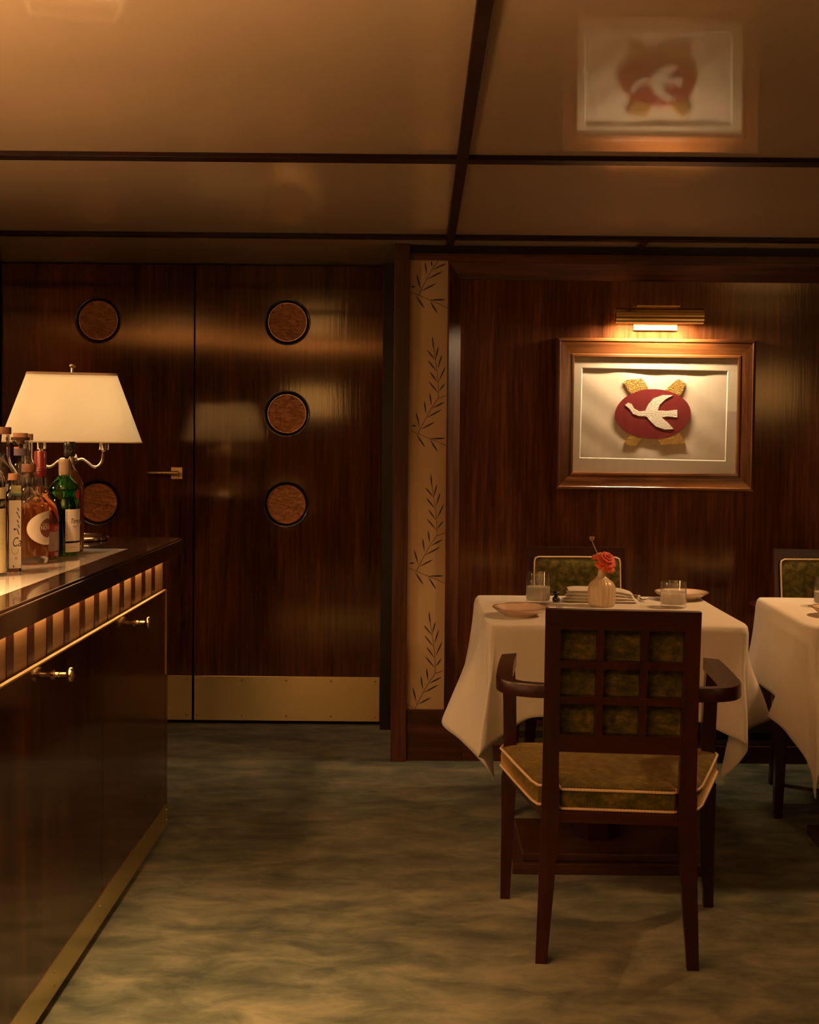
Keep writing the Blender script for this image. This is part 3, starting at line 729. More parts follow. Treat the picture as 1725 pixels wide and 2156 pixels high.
L = Lab(0.0400, SA+radians(58), 0.181); L.ring(0, 0, 0.0001, 0.0001, 0.010, 0.014, 'lab_red', 0.0045); L.done('seal', g)
# amber whisky behind it
w = bottle(146, 3.715, [(0.002,0.002),(0.036,0),(0.0415,0.004),(0.0425,0.015),(0.0425,0.185),(0.040,0.205),(0.020,0.252),(0.0145,0.268),(0.0135,0.280),(0.0135,0.315)],
   'black-capped bottle of amber spirit half hidden behind the green bottle', 'glass', 'brown_amber', 0.246,
   capfn=cap('capsule', [(0.0150,0.288),(0.0170,0.290),(0.0175,0.300),(0.0168,0.304),(0.0172,0.318),(0.0175,0.3285),(0.0155,0.3325),(0.001,0.333)], 'lab_black'), fn=lambda a, z: 1+0.015*cos(8*a))
L = Lab(0.0176, SA, 0.308); L.line([(-0.010,-0.004),(0.004,0.008)], 0.0006, 'cork', 0.0004); L.line([(0.002,-0.008),(0.009,0.002)], 0.0006, 'cork', 0.0004); L.done('capsule_print', w)
# round-label grappa style
n = bottle(60, 3.375, [(0.002,0.003),(0.046,0),(0.0515,0.003),(0.053,0.012),(0.0535,0.150),(0.051,0.166),(0.042,0.180),(0.024,0.192),(0.0175,0.200),(0.0165,0.212),(0.0165,0.240),(0.0185,0.242),(0.0185,0.249)],
   'amber bottle with a big round white and brown ring label', 'glass', 'pink_amber', 0.167, wall=0.0035, base=0.022,
   capfn=cap('stopper', [(0.013,0.235),(0.013,0.2495),(0.0185,0.2500),(0.0190,0.256),(0.0188,0.270),(0.0178,0.272),(0.001,0.272)], 'wood_cap'))
L = Lab(0.0537, SA+radians(66), 0.098)
L.ring(0, 0, 0.030, 0.026, 0.066, 0.046, 'lab_white', 0.0005, 72, 8); L.ring(0, 0, 0.0001, 0.0001, 0.0290, 0.0250, 'lab_brown', 0.0005, 64, 8)
L.ring(0, 0, 0.033, 0.029, 0.0334, 0.0294, 'lab_grey', 0.0008, 72, 1); L.ring(0, 0, 0.039, 0.034, 0.0394, 0.0344, 'lab_grey', 0.0008, 72, 1); L.ring(0, 0, 0.046, 0.037, 0.0464, 0.0373, 'lab_grey', 0.0008, 72, 1)
L.text('NONINO', 0.0165, -0.028, -0.004, 'lab_white', align='LEFT', sx=0.86, bold=0.0003)
L.text('Quintessentia', 0.0075, -0.024, 0.009, 'lab_white', align='LEFT', sx=0.9, italic=0.2); L.line([(-0.016,-0.017),(0.01,-0.017)], 0.0006, 'lab_white')
L.done('label', n)
# red-capsule bottle with curved ribbon label
r_ = bottle(84, 3.505, [(0.002,0.003),(0.044,0),(0.0495,0.004),(0.051,0.014),(0.0515,0.105),(0.050,0.135),(0.043,0.158),(0.030,0.175),(0.024,0.190),(0.0215,0.215),(0.018,0.240),(0.0165,0.275)],
   'bottle with a dark red capsule and red ribbon label marked XII', 'glass', 'pink_amber', 0.205, wall=0.0035, base=0.016,
   capfn=cap('capsule', [(0.0190,0.231),(0.0186,0.234),(0.0182,0.250),(0.0190,0.251),(0.0180,0.254),(0.0190,0.256),(0.0178,0.260),(0.0178,0.303),(0.0165,0.306),(0.001,0.3065)], 'red_cap'))
L = Lab(0.0517, SA+radians(38), 0.075)
L.rect(-0.02, 0.055, -0.075+0.010, -0.052, 'lab_red'); L.text('XII', 0.0130, 0.010, -0.0645, 'lab_white', align='LEFT', bold=0.0004, sx=1.1)
L.rect(-0.02, 0.055, -0.050, 0.012, 'lab_grey'); L.rect(-0.02, 0.06, 0.004, 0.024, 'lab_red', 0.0007); L.text('CH', 0.0145, 0.008, 0.008, 'lab_white', lift=0.0012, align='LEFT', sx=1.1)
for q, (u0, v0, u1, v1) in enumerate(((0.004,-0.035,0.03,-0.012),(0.004,-0.035,0.03,-0.055),(0.03,-0.012,0.035,-0.05))): L.line([(u0,v0),(u1,v1)], 0.0008, 'lab_red' if q else 'ink', 0.0010)
L.done('label', r_)
bm = bmesh.new()
for off, m in ((0,0),(0.011,1),(0.022,0)):
    pts = []
    for i in range(15):
        t = i/14; a = SA+radians(5)+t*radians(70)+off*6; z = 0.178-0.075*t; rr = (0.030+0.021*min(1, t*2.2))+0.0016
        pts.append(((rr*sin(a), -rr*cos(a), z), (rr*sin(a+0.14), -rr*cos(a+0.14), z+0.004)))
    for p, q in zip(pts, pts[1:]):
        f = bm.faces.new([bm.verts.new(v) for v in (p[0], p[1], q[1], q[0])]); f.material_index = m
fin('ribbon', bm, ['lab_red','lab_orange'], r_, recalc=False)
# slender clear square bottle with script label
def sqf(a, z):
    if z > 0.212: return 1.0
    c_ = abs(cos(a)); s_ = abs(sin(a)); return 1.0/((c_**6+s_**6)**(1/6.0))
cl = bottle(28, 3.165, [(0.002,0.003),(0.0165,0),(0.0185,0.003),(0.0190,0.010),(0.0190,0.185),(0.0175,0.198),(0.0125,0.208),(0.0105,0.214),(0.0100,0.235)],
   'slender clear square bottle with a tall white script label', 'glass', 'water', 0.18, wall=0.0025, base=0.022, fn=sqf, rz=radians(30),
   capfn=cap('stopper', [(0.0105,0.235),(0.0125,0.2355),(0.0128,0.250),(0.0115,0.252),(0.001,0.252)], 'cork'))
bm = bmesh.new(); q = -0.01965
def flatrect(bm, x0, x1, z0, z1, mi, y): 
    f = bm.faces.new([bm.verts.new(p) for p in ((x0,y,z0),(x1,y,z0),(x1,y,z1),(x0,y,z1))]); f.material_index = mi
flatrect(bm, -0.0145, 0.0155, 0.010, 0.190-0.006, 0, q)
def ftext(bm, t, size, x, z, mi, y, italic=0.0, align='LEFT', sx=1.0, rot=0.0):
    vs, fs = text_mesh(t, size, italic, align)
    bv = [bm.verts.new((x+p.x*sx*cos(rot)-p.y*sin(rot), y, z+p.x*sx*sin(rot)+p.y*cos(rot))) for p in vs]
    for f in fs:
        try: ff = bm.faces.new([bv[i] for i in f]); ff.material_index = mi
        except Exception: pass
ftext(bm, 'Ca', 0.034, -0.008, 0.066, 1, q-0.0003, 0.3, sx=0.6)
def fline(bm, pts, w, mi, y):
    for a, b in zip(pts, pts[1:]):
        a, b = Vector((a[0],0,a[1])), Vector((b[0],0,b[1])); d = (b-a).normalized(); n_ = Vector((-d.z,0,d.x))*w
        f = bm.faces.new([bm.verts.new((v.x, y, v.z)) for v in (a-n_, b-n_, b+n_, a+n_)]); f.material_index = mi
fline(bm, [(0.0+0.008*cos(t/10*pi+2.6), 0.058+0.012*sin(t/10*pi+2.6)) for t in range(0,13)], 0.0004, 1, q-0.0003)
for zz, xx in ((0.165,0.006),(0.155,0.004),(0.146,0.008),(0.134,0.005),(0.122,0.007),(0.112,0.004),(0.104,0.007)): fline(bm, [(xx,zz),(xx+0.004,zz-0.008)], 0.0011, 1, q-0.0003)
fline(bm, [(-0.002,0.112),(0.001,0.108)], 0.0025, 1, q-0.0003); fline(bm, [(0.0,0.038),(0.006,0.038)], 0.0006, 1, q-0.0003); fline(bm, [(0.0,0.034),(0.006,0.034)], 0.0006, 1, q-0.0003)
fline(bm, [(-0.004,0.018),(-0.003,0.012)], 0.0012, 1, q-0.0003)
fin('label', bm, ['lab_white','ink'], cl, recalc=False)
bm = bmesh.new(); flatrect(bm, -0.010, 0.0155, 0.206-0.004, 0.222, 0, q+0.0); flatrect(bm, -0.010, 0.0155, 0.200-0.004, 0.205-0.003, 1, q+0.0); ftext(bm, 'CI', 0.008, 0.008, 0.208, 2, q-0.0003)
nl = fin('neck_label', bm, ['lab_green','lab_blue','ink'], cl, recalc=False)
# yellow-label bottle cut by the frame
yb = bottle(-29, 3.07, [(0.002,0.003),(0.040,0),(0.0445,0.004),(0.0455,0.014),(0.0455,0.230),(0.040,0.255),(0.020,0.275),(0.015,0.29),(0.015,0.33)],
   'bottle with a yellow label and black band at the left edge', 'glass', 'water', 0.22, capfn=cap('stopper', [(0.016,0.330),(0.018,0.331),(0.018,0.350),(0.001,0.351)], 'wood_cap'))
L = Lab(0.0457, SA+radians(40), 0.1)
L.rect(-0.045, 0.05, -0.092, 0.120, 'lab_cream'); L.rect(-0.045, 0.05, 0.068, 0.092, 'lab_black', 0.0008); L.text('GRAPPA', 0.019, 0.037, 0.0735, 'lab_cream', lift=0.0012, align='RIGHT', sx=0.7)
for z in (0.03, -0.01, -0.022, -0.034): L.line([(0.0,z),(0.012,z+0.004),(0.02,z-0.003),(0.036,z+0.002)], 0.0004, 'lab_grey')
L.done('label', yb)
# big clear bottle behind
bb5 = bottle(4, 3.475, [(0.002,0.003),(0.046,0),(0.048,0.005),(0.0495,0.018),(0.0495,0.215),(0.046,0.236),(0.034,0.258),(0.026,0.270),(0.0225,0.285),(0.0215,0.300),(0.0215,0.352)],
   'tall clear bottle with a wide neck and brown cap, far left', 'glass', 'water', 0.21, wall=0.004,
   capfn=cap('cap', [(0.0225,0.3525),(0.0250,0.353),(0.0252,0.371),(0.0240,0.373),(0.001,0.3735)], 'wood_cap', 48, lambda a, z: 1+0.012*cos(24*a)))
# cork-stoppered with purple neck label
b6 = bottle(43, 3.625, [(0.002,0.003),(0.040,0),(0.0445,0.005),(0.0455,0.018),(0.0455,0.215),(0.040,0.235),(0.022,0.255),(0.0185,0.268),(0.0180,0.320),(0.0225,0.328),(0.0235,0.334)],
   'cork-topped bottle with a dark collar and purple neck band', 'glass', 'water', 0.20,
   capfn=cap('stopper', [(0.012,0.325),(0.012,0.3345),(0.026,0.335),(0.0265,0.345),(0.0215,0.3455),(0.0205,0.346),(0.0205,0.357),(0.001,0.3575)], 'cork'))
L = Lab(0.0184, SA, 0.302); L.rect(-0.028, 0.028, -0.011, 0.010, 'lab_purple'); L.rect(-0.028,-0.004,-0.008,0.014,'lab_orange', 0.0003); L.done('neck_label', b6)
bm = bmesh.new(); lathe(bm, [(0.0212,0.3352),(0.0268,0.3354),(0.0268,0.3448),(0.0212,0.3449)], 32, cap=False, closedprof=True); fin('collar', bm, 'dark_cap', b6, smooth=40)
b7 = bottle(57, 3.765, [(0.002,0.003),(0.038,0),(0.0425,0.005),(0.043,0.018),(0.043,0.215),(0.038,0.240),(0.020,0.268),(0.0160,0.280),(0.0158,0.335)],
   'bottle showing only its cork and neck behind the purple-banded one', 'glass', 'water', 0.22,
   capfn=cap('stopper', [(0.0165,0.3355),(0.0175,0.336),(0.0178,0.355),(0.001,0.3555)], 'cork'))

# ------------------------------------------------------------------ framed picture
YF = YW+0.052
fc = PY(1381, 873, YF-0.03)
pic = empty('framed_picture', (fc.x, YF, fc.z)); pic.rotation_euler = (0, radians(0.18), 0)
tag(pic, 'wood-framed picture of a white bird on a red oval, under the brass light', 'picture')
sp = (YF-0.03)/F
HW, HH = 209*sp, 159.5*sp; FWd = 37*sp
def frame_side(x0, x1, z0_, z1_, xi0, xi1, zi0, zi1): pass
def mitre(bm, pts_out, pts_in, dep_out, dep_in):
    pass
# four mitred rails
names = []
outc = [(-HW,HH),(HW,HH),(HW,-HH),(-HW,-HH)]
inn = [(-HW+FWd,HH-FWd*1.08),(HW-FWd,HH-FWd*1.08),(HW-FWd,-HH+FWd),(-HW+FWd,-HH+FWd)]
for i in range(4):
    j = (i+1) % 4; bm = bmesh.new()
    def lerp(a, b, t): return (a[0]+(b[0]-a[0])*t, a[1]+(b[1]-a[1])*t)
    steps = [(0,0.0),(0,-0.028),(0.06,-0.033),(0.16,-0.034),(0.20,-0.031),(0.82,-0.024),(0.86,-0.0265),(0.97,-0.026),(1.0,-0.022),(1.0,0.0)]
    secs = [[(lerp(outc[q], inn[q], t)[0], y, lerp(outc[q], inn[q], t)[1]) for t, y in steps] for q in (i, j)]
    loft(bm, secs); fin('frame_rail', bm, 'frame_wood' if i % 2 == 0 else 'frame_wood_v', pic, smooth=25)
tilt = radians(-0.55)
mb = empty('dummy'); bpy.data.objects.remove(mb)
iw, ih = HW-FWd, HH-FWd*1.04
bm = bmesh.new()
ww, wh = 154.5*sp, 95.5*sp; cx_, cz_ = -2.5*sp, 0.5*sp
def rot(x, z, a=tilt): return (x*cos(a)+z*sin(a), -x*sin(a)+z*cos(a)) if False else (x*cos(a)-z*sin(a), x*sin(a)+z*cos(a))
O_ = [(-iw-0.002,ih+0.004),(iw+0.002,ih+0.004),(iw+0.002,-ih-0.003),(-iw-0.002,-ih-0.003)]
I_ = [tuple(a+b for a, b in zip(rot(x, z), (cx_, cz_))) for x, z in ((-ww,wh),(ww,wh),(ww,-wh),(-ww,-wh))]
I2 = [tuple(a+b for a, b in zip(rot(x*0.988, z*0.981), (cx_, cz_))) for x, z in ((-ww,wh),(ww,wh),(ww,-wh),(-ww,-wh))]
yo, yi = -0.0145, -0.0115
vo = [bm.verts.new((x, yo, z)) for x, z in O_]; vi = [bm.verts.new((x, yo, z)) for x, z in I_]; v2 = [bm.verts.new((x, yi, z)) for x, z in I2]
for k in range(4):
    j = (k+1) % 4
    f = bm.faces.new((vo[k], vo[j], vi[j], vi[k])); f = bm.faces.new((vi[k], vi[j], v2[j], v2[k])); f.material_index = 1
fin('mat_board', bm, ['mat_board','mat_bevel'], pic)
bm = bmesh.new(); N1, N2 = 48, 32
gx = [[bm.verts.new((-iw+2*iw*i/N1, -0.006+0.0022*sin(5.1*i/N1*3+j*0.35)*cos(j/N2*9+i*0.11), -ih+2*ih*j/N2)) for j in range(N2+1)] for i in range(N1+1)]
for i in range(N1):
    for j in range(N2): bm.faces.new((gx[i][j], gx[i+1][j], gx[i+1][j+1], gx[i][j+1]))
fin('paper_sheet', bm, 'paper_art', pic, smooth=180)
fin('backing', B(-HW+0.02, HW-0.02, -0.002, -0.0005, -HH+0.02, HH-0.02), 'jamb', pic)
def art(x, y):   # photo pixel -> local plane
    p = PY(x, y, YF-0.01); return (p.x-fc.x, p.z-fc.z)
def az(x, y): return (1120+x/3.317, 600+y/3.317)
def raised(name, pts, y0, y1, m, smooth=None, inset=0.0012):
    bm = bmesh.new(); P = [Vector((*p, 0)) for p in pts]; c = sum(P, Vector())/len(P)
    lo = [bm.verts.new((p.x, y0, p.y)) for p in P]; mid = [bm.verts.new((p.x, y1+0.001, p.y)) for p in P]
    P2 = P; hi = [bm.verts.new((p.x, y1, p.y)) for p in P2]
    n_ = len(P)
    for a, b in ((lo, mid), (mid, hi)):
        for i in range(n_): bm.faces.new((a[i], a[(i+1)%n_], b[(i+1)%n_], b[i]))
    f = bm.faces.new(hi); bm.normal_update(); bmesh.ops.triangulate(bm, faces=[f], ngon_method='EAR_CLIP')
    return fin(name, bm, m, pic, smooth=smooth)
for quad in (((637,680),(665,663),(770,652),(812,718),(830,800),(740,800),(682,752)), ((930,735),(1000,672),(1025,656),(1077,690),(1045,760),(1000,800)),
             ((645,1103),(690,1050),(760,1040),(772,1072),(725,1126),(680,1120)), ((860,1060),(960,1035),(1035,1030),(1077,1112),(985,1112),(905,1120))):
    raised('gold_strip', [art(*az(*p)) for p in quad], -0.004, -0.0125, 'gold')
ov = [art(*az(846+264*cos(t)*(1+0.02*sin(2*t)), 901-174*sin(t))) for t in [2*pi*i/64 for i in range(64)]]
raised('red_oval', ov, -0.004, -0.0132, 'red_cloth', 40, 0.003)
# generic bird with spread wings
bird = [(650,840),(672,822),(696,832),(712,862),(750,884),(792,878),(812,836),(850,792),(915,768),(985,770),(930,800),(892,838),(878,876),(945,880),(1015,870),(1015,925),(945,918),(905,924),(950,962),(990,1006),(930,1010),(868,990),(828,952),(800,918),(748,916),(706,900),(684,868)]
raised('bird_relief', [art(*az(*p)) for p in bird], -0.004, -0.0155, 'white_relief')
fin('glass_pane', B(-iw, iw, -0.0205, -0.019, -ih, ih), 'pane', pic)

# picture light
lc = PY(1388, 666, YF-0.09)
pl_ = empty('picture_light', (lc.x, YF, lc.z)); pl_.rotation_euler = (0, radians(-0.05), 0)
tag(pl_, 'brass tube picture light mounted on the wall above the frame', 'picture light')
s9 = (YF-0.09)/F; HL = 92*s9
M['brass_dull'] = simple('brass_dull', (0.42,0.27,0.10), 0.5, metal=1.0)
fin('back_plate', B(-47*s9, 47*s9, -0.012, 0, -0.052, 0.052, bev=0.002), 'brass_dull', pl_)
bm = bmesh.new(); box(bm, -0.05, -0.035, -0.085, -0.012, 0.012, 0.026, 0.002); box(bm, 0.035, 0.05, -0.085, -0.012, 0.012, 0.026, 0.002)
box(bm, -46*s9, 46*s9, -0.075, -0.012, 0.040, 0.0475, 0.001)
fin('bracket', bm, 'brass', pl_)
bm = bmesh.new(); secs = []
R0, cy0 = 0.033, -0.09
# open-bottomed tube: arc from back-bottom round over the top to front-bottom
A0, A1 = radians(-76), radians(214)
arc = [A0+(A1-A0)*i/28 for i in range(29)]
for x in (-HL, HL):
    s_ = [(x, cy0-R0*cos(a), R0*sin(a)) for a in arc] + [(x, cy0-(R0-0.002)*cos(a), (R0-0.002)*sin(a)) for a in arc[::-1]]
    secs.append(s_)
loft(bm, secs, True, True); 
fin('tube_hood', bm, 'brass', pl_, smooth=35)
for x in (-HL+0.001, HL-0.003):
    bm = bmesh.new()
    pts = [(cy0-(R0-0.001)*cos(a), (R0-0.001)*sin(a)) for a in arc]
    a_ = [bm.verts.new((x, p[0], p[1])) for p in pts]; b_ = [bm.verts.new((x+0.002, p[0], p[1])) for p in pts]
    bm.faces.new(a_); bm.faces.new(b_[::-1])
    for i in range(len(pts)): bm.faces.new((a_[i], a_[(i+1)%len(pts)], b_[(i+1)%len(pts)], b_[i]))
    fin('end_cap', bm, 'brass', pl_)
bm = bmesh.new(); tube(bm, [(-HL*0.85, cy0, -0.004), (HL*0.85, cy0, -0.004)], 0.010, 14)
M['tubebulb'] = emis('tube_bulb', (1.0,0.70,0.40), 640)
fin('tube_bulb', bm, 'tubebulb', pl_, smooth=60)

# ------------------------------------------------------------------ armchair
def build_chair(loc, rz, label):
    root = empty('armchair', loc, rz); tag(root, label, 'chair', 'armchairs at the white-clothed tables')
    # rear legs run up into the back stiles: centre-line y(z)
    def sect(xo, xi, y, d, z, s):
        return [(s*xo, y-d/2, z), (s*xi, y-d/2, z), (s*xi, y+d/2, z), (s*xo, y+d/2, z)]
    st = [(0.0,0.209,0.179,-0.232,0.030),(0.20,0.203,0.163,-0.226,0.036),(0.37,0.1985,0.152,-0.220,0.042),(0.46,0.1965,0.152,-0.221,0.042)]
    up = [(0.46,0.1965,0.1535,-0.221,0.040),(0.60,0.1955,0.1545,-0.240,0.036),(0.75,0.1945,0.1545,-0.264,0.033),(0.893,0.194,0.154,-0.288,0.030)]
    for s in (-1, 1):
        bm = bmesh.new(); loft(bm, [sect(a[1], a[2], a[3], a[4], a[0], s) for a in st]); o = fin('leg', bm, 'mahog', root)
        bm = bmesh.new(); loft(bm, [sect(a[1], a[2], a[3], a[4], a[0], s) for a in up]); fin('back_stile', bm, 'mahog', root)
        bm = bmesh.new()
        loft(bm, [[(s*(0.302-w/2-0.014+q), y-w/2, z), (s*(0.302+w/2-0.014+q), y-w/2, z), (s*(0.302+w/2-0.014+q), y+w/2, z), (s*(0.302-w/2-0.014+q), y+w/2, z)] for w, y, z, q in ((0.028,0.212,0.0,0.008),(0.036,0.210,0.2,0.003),(0.045,0.206,0.368,0.0))])
        fin('leg', bm, 'mahog', root)
        bm = bmesh.new()
        loft(bm, [[(s*(x-0.019), y-0.02, z), (s*(x+0.019), y-0.02, z), (s*(x+0.019), y+0.02, z), (s*(x-0.019), y+0.02, z)] for x, y, z in ((0.288,0.206,0.368),(0.286,0.200,0.47),(0.288,0.185,0.60),(0.293,0.172,0.692))])
        fin('arm_support', bm, 'mahog', root)
        # arm
        pin = crom([(0.193,-0.232,0),(0.225,-0.228,0),(0.258,-0.212,0),(0.275,-0.175,0),(0.277,-0.09,0),(0.276,0.04,0),(0.270,0.20,0)], 6)
        pout = crom([(0.193,-0.262,0),(0.240,-0.256,0),(0.290,-0.228,0),(0.318,-0.165,0),(0.321,-0.08,0),(0.319,0.06,0),(0.314,0.175,0)], 6)
        bm = bmesh.new(); secs = []
        for i, (a, b) in enumerate(zip(pin, pout)):
            secs.append([(s*a.x, a.y, 0.695), (s*b.x, b.y, 0.695), (s*b.x, b.y, 0.7265), (s*(b.x*0.94+a.x*0.06), b.y*0.94+a.y*0.06, 0.730), (s*a.x, a.y, 0.730)])
        loft(bm, secs); fin('arm', bm, 'mahog_h', root, smooth=35)
    def by(z): 
        for (a, b) in zip(up, up[1:]):
            if a[0] <= z <= b[0]: t = (z-a[0])/(b[0]-a[0]); return a[3]+(b[3]-a[3])*t
        return up[-1][3]-(z-up[-1][0])*0.17
    def bar(bm, x0, x1, za, zb, d=0.030, off=0.0, n=1):
        ya, yb = by(za)+off, by(zb)+off
        hexa(bm, [(x0,ya-d/2,za),(x1,ya-d/2,za),(x1,ya+d/2,za),(x0,ya+d/2,za)], [(x0,yb-d/2,zb),(x1,yb-d/2,zb),(x1,yb+d/2,zb),(x0,yb+d/2,zb)])
    bm = bmesh.new(); bar(bm, -0.194, 0.194, 0.8935, 0.930, 0.031); 
    bar(bm, -0.154, 0.154, 0.879, 0.8935, 0.030); fin('top_rail', bm, 'mahog_h', root)
    bm = bmesh.new(); bar(bm, -0.1545, 0.1545, 0.555, 0.602, 0.030); fin('lower_rail', bm, 'mahog_h', root)
    bm = bmesh.new()
    for zc in (0.694-0.0008, 0.7875-0.0005): bar(bm, -0.1545, 0.1545, zc-0.0105, zc+0.0105, 0.026)
    for xc in (-0.0555, 0.0555):
        for za, zb in ((0.602,0.683),(0.704,0.777),(0.798,0.879)): bar(bm, xc-0.010, xc+0.010, za, zb, 0.026)
    gr = fin('back_grid', bm, 'mahog', root); gr['label'] = 'square wooden lattice on the rear of the back'
    # back cushion
    bm = bmesh.new(); secs = []
    N = 14
    for i in range(N+1):
        z = 0.60+0.290*i/N; e = min(1, min(i, N-i)/2.0); th = 0.010+0.016*sqrt(e)
        yb = by(z)+0.016; secs.append([(-0.167,yb,z),(0.167,yb,z),(0.170,yb+th*0.6,z),(0.155,yb+th,z),(0.08,yb+th*1.15,z),(-0.08,yb+th*1.15,z),(-0.155,yb+th,z),(-0.170,yb+th*0.6,z)])
    loft(bm, secs); pd = fin('back_cushion', bm, 'velvet', root, smooth=60)
    def loopb(off):
        L_ = []
        for x, z in ((-0.170,0.602),(-0.171,0.62),(-0.171,0.75),(-0.171,0.872),(-0.168,0.886),(-0.155,0.892),(0,0.893),(0.155,0.892),(0.168,0.886),(0.171,0.872),(0.171,0.75),(0.171,0.62),(0.170,0.602)): L_.append((x, by(z)+0.016+off, z))
        return L_
    bm = bmesh.new(); beads(bm, loopb(0.014), 0.0040); fin('piping', bm, 'pipe', pd, smooth=60)
    # seat rails
    bm = bmesh.new()
    z0_, z1_ = 0.368, 0.396
    box(bm, -0.152, 0.152, -0.234, -0.206, z0_, z1_)
    for s in (-1, 1):
        hexa(bm, *[[(s*0.150,-0.200,z),(s*0.196,-0.200,z),(s*0.308,0.215,z),(s*0.262,0.215,z)] for z in (z0_, z1_)])
    box(bm, -0.30, 0.30, 0.20, 0.228, z0_-0.02, z1_)
    fin('seat_rail', bm, 'mahog_h', root)
    # seat cushion
    half = [(0.0,-0.222),(0.143,-0.222),(0.148,-0.216),(0.148,-0.198),(0.150,-0.190),(0.205,-0.190),(0.222,-0.150),(0.268,0.02),(0.311,0.186),(0.300,0.232),(0.26,0.240),(0.13,0.243),(0.0,0.243)]
    outl = half + [(-x, y) for x, y in half[::-1][1:-1]]
    def rp(sc_, z, inset=0.0):
        return [(x*(1-inset), (y-0.02)*(1-inset)+0.02, z) for x, y in outl]
    bm = bmesh.new(); loft(bm, [rp(1,0.397,0.012), rp(1,0.402,0.0), rp(1,0.425,-0.006), rp(1,0.448,0.0), rp(1,0.456,0.012), rp(1,0.462,0.10), rp(1,0.466,0.35), rp(1,0.467,0.9)])
    sc_ = fin('seat_cushion', bm, 'velvet', root, smooth=50)
    bm = bmesh.new()
    for z in (0.4505, 0.4005): beads(bm, [(x*1.006, (y-0.02)*1.006+0.02, z) for x, y in outl], 0.0042, closed=True)
    p = fin('piping', bm, 'pipe', sc_, smooth=60); p['label'] = 'cream rope piping'
    return root
ch = build_chair((0.537, 3.392, 0), radians(-5), 'dark armchair in front, its square-lattice back towards the camera')
c2 = copy_tree(ch); c2.location = (0.628, 4.655, 0); c2.rotation_euler = (0,0,pi+radians(0.6)); c2['label'] = 'green velvet armchair behind the vase, against the wall, facing the camera'
c3 = copy_tree(ch); c3.location = (1.600, 4.64, 0); c3.rotation_euler = (0,0,pi-radians(1.0)); c3['label'] = 'green velvet armchair at the right edge, behind the second table'

# ------------------------------------------------------------------ tables and cloths
TZ = 0.765
def build_table(cx, cy, rz, label):
    root = empty('dining_table', (cx, cy, 0), rz); tag(root, label, 'table', 'pedestal tables')
    fin('tabletop', B(-0.402, 0.402, -0.348, 0.348, TZ-0.034, TZ-0.004, bev=0.010), 'table_wood', root)
    px0, px1, py0, py1 = 0.297-0.633, 0.900-0.633, 3.822-4.29, 4.235-4.29
    bm = bmesh.new(); box(bm, px0, px1, py0, py1, 0, 0.034, 0.003); fin('plinth', bm, 'table_wood', root)
    bm = bmesh.new(); box(bm, px0+0.032, px1-0.032, py0+0.022, py1-0.03, 0.034, 0.060, 0.004); fin('plinth_step', bm, 'table_wood', root)
    bm = bmesh.new(); c_ = (0.585-0.633, 4.05-4.29)
    oct_ = lambda r, z: [(c_[0]+r*cos(pi/8+pi/4*k)*1.0, c_[1]+r*sin(pi/8+pi/4*k)*1.0, z) for k in range(8)]
    loft(bm, [oct_(0.083,0.060), oct_(0.083,0.075), oct_(0.086,0.20), oct_(0.085,0.66), oct_(0.12,0.70), oct_(0.12,TZ-0.033)]); fin('column', bm, 'mahog', root)
    bm = bmesh.new(); box(bm, -0.26, 0.26, -0.28, 0.28, TZ-0.062, TZ-0.034, 0.003); fin('apron', bm, 'table_wood', root)
    return root
T1 = (0.633, 4.29); T2 = (1.685, 4.29)
t1 = build_table(*T1, 0, 'white-clothed pedestal table in the middle, behind the front armchair')
t2 = build_table(*T2, radians(-2.0), 'white-clothed pedestal table cut by the right edge')
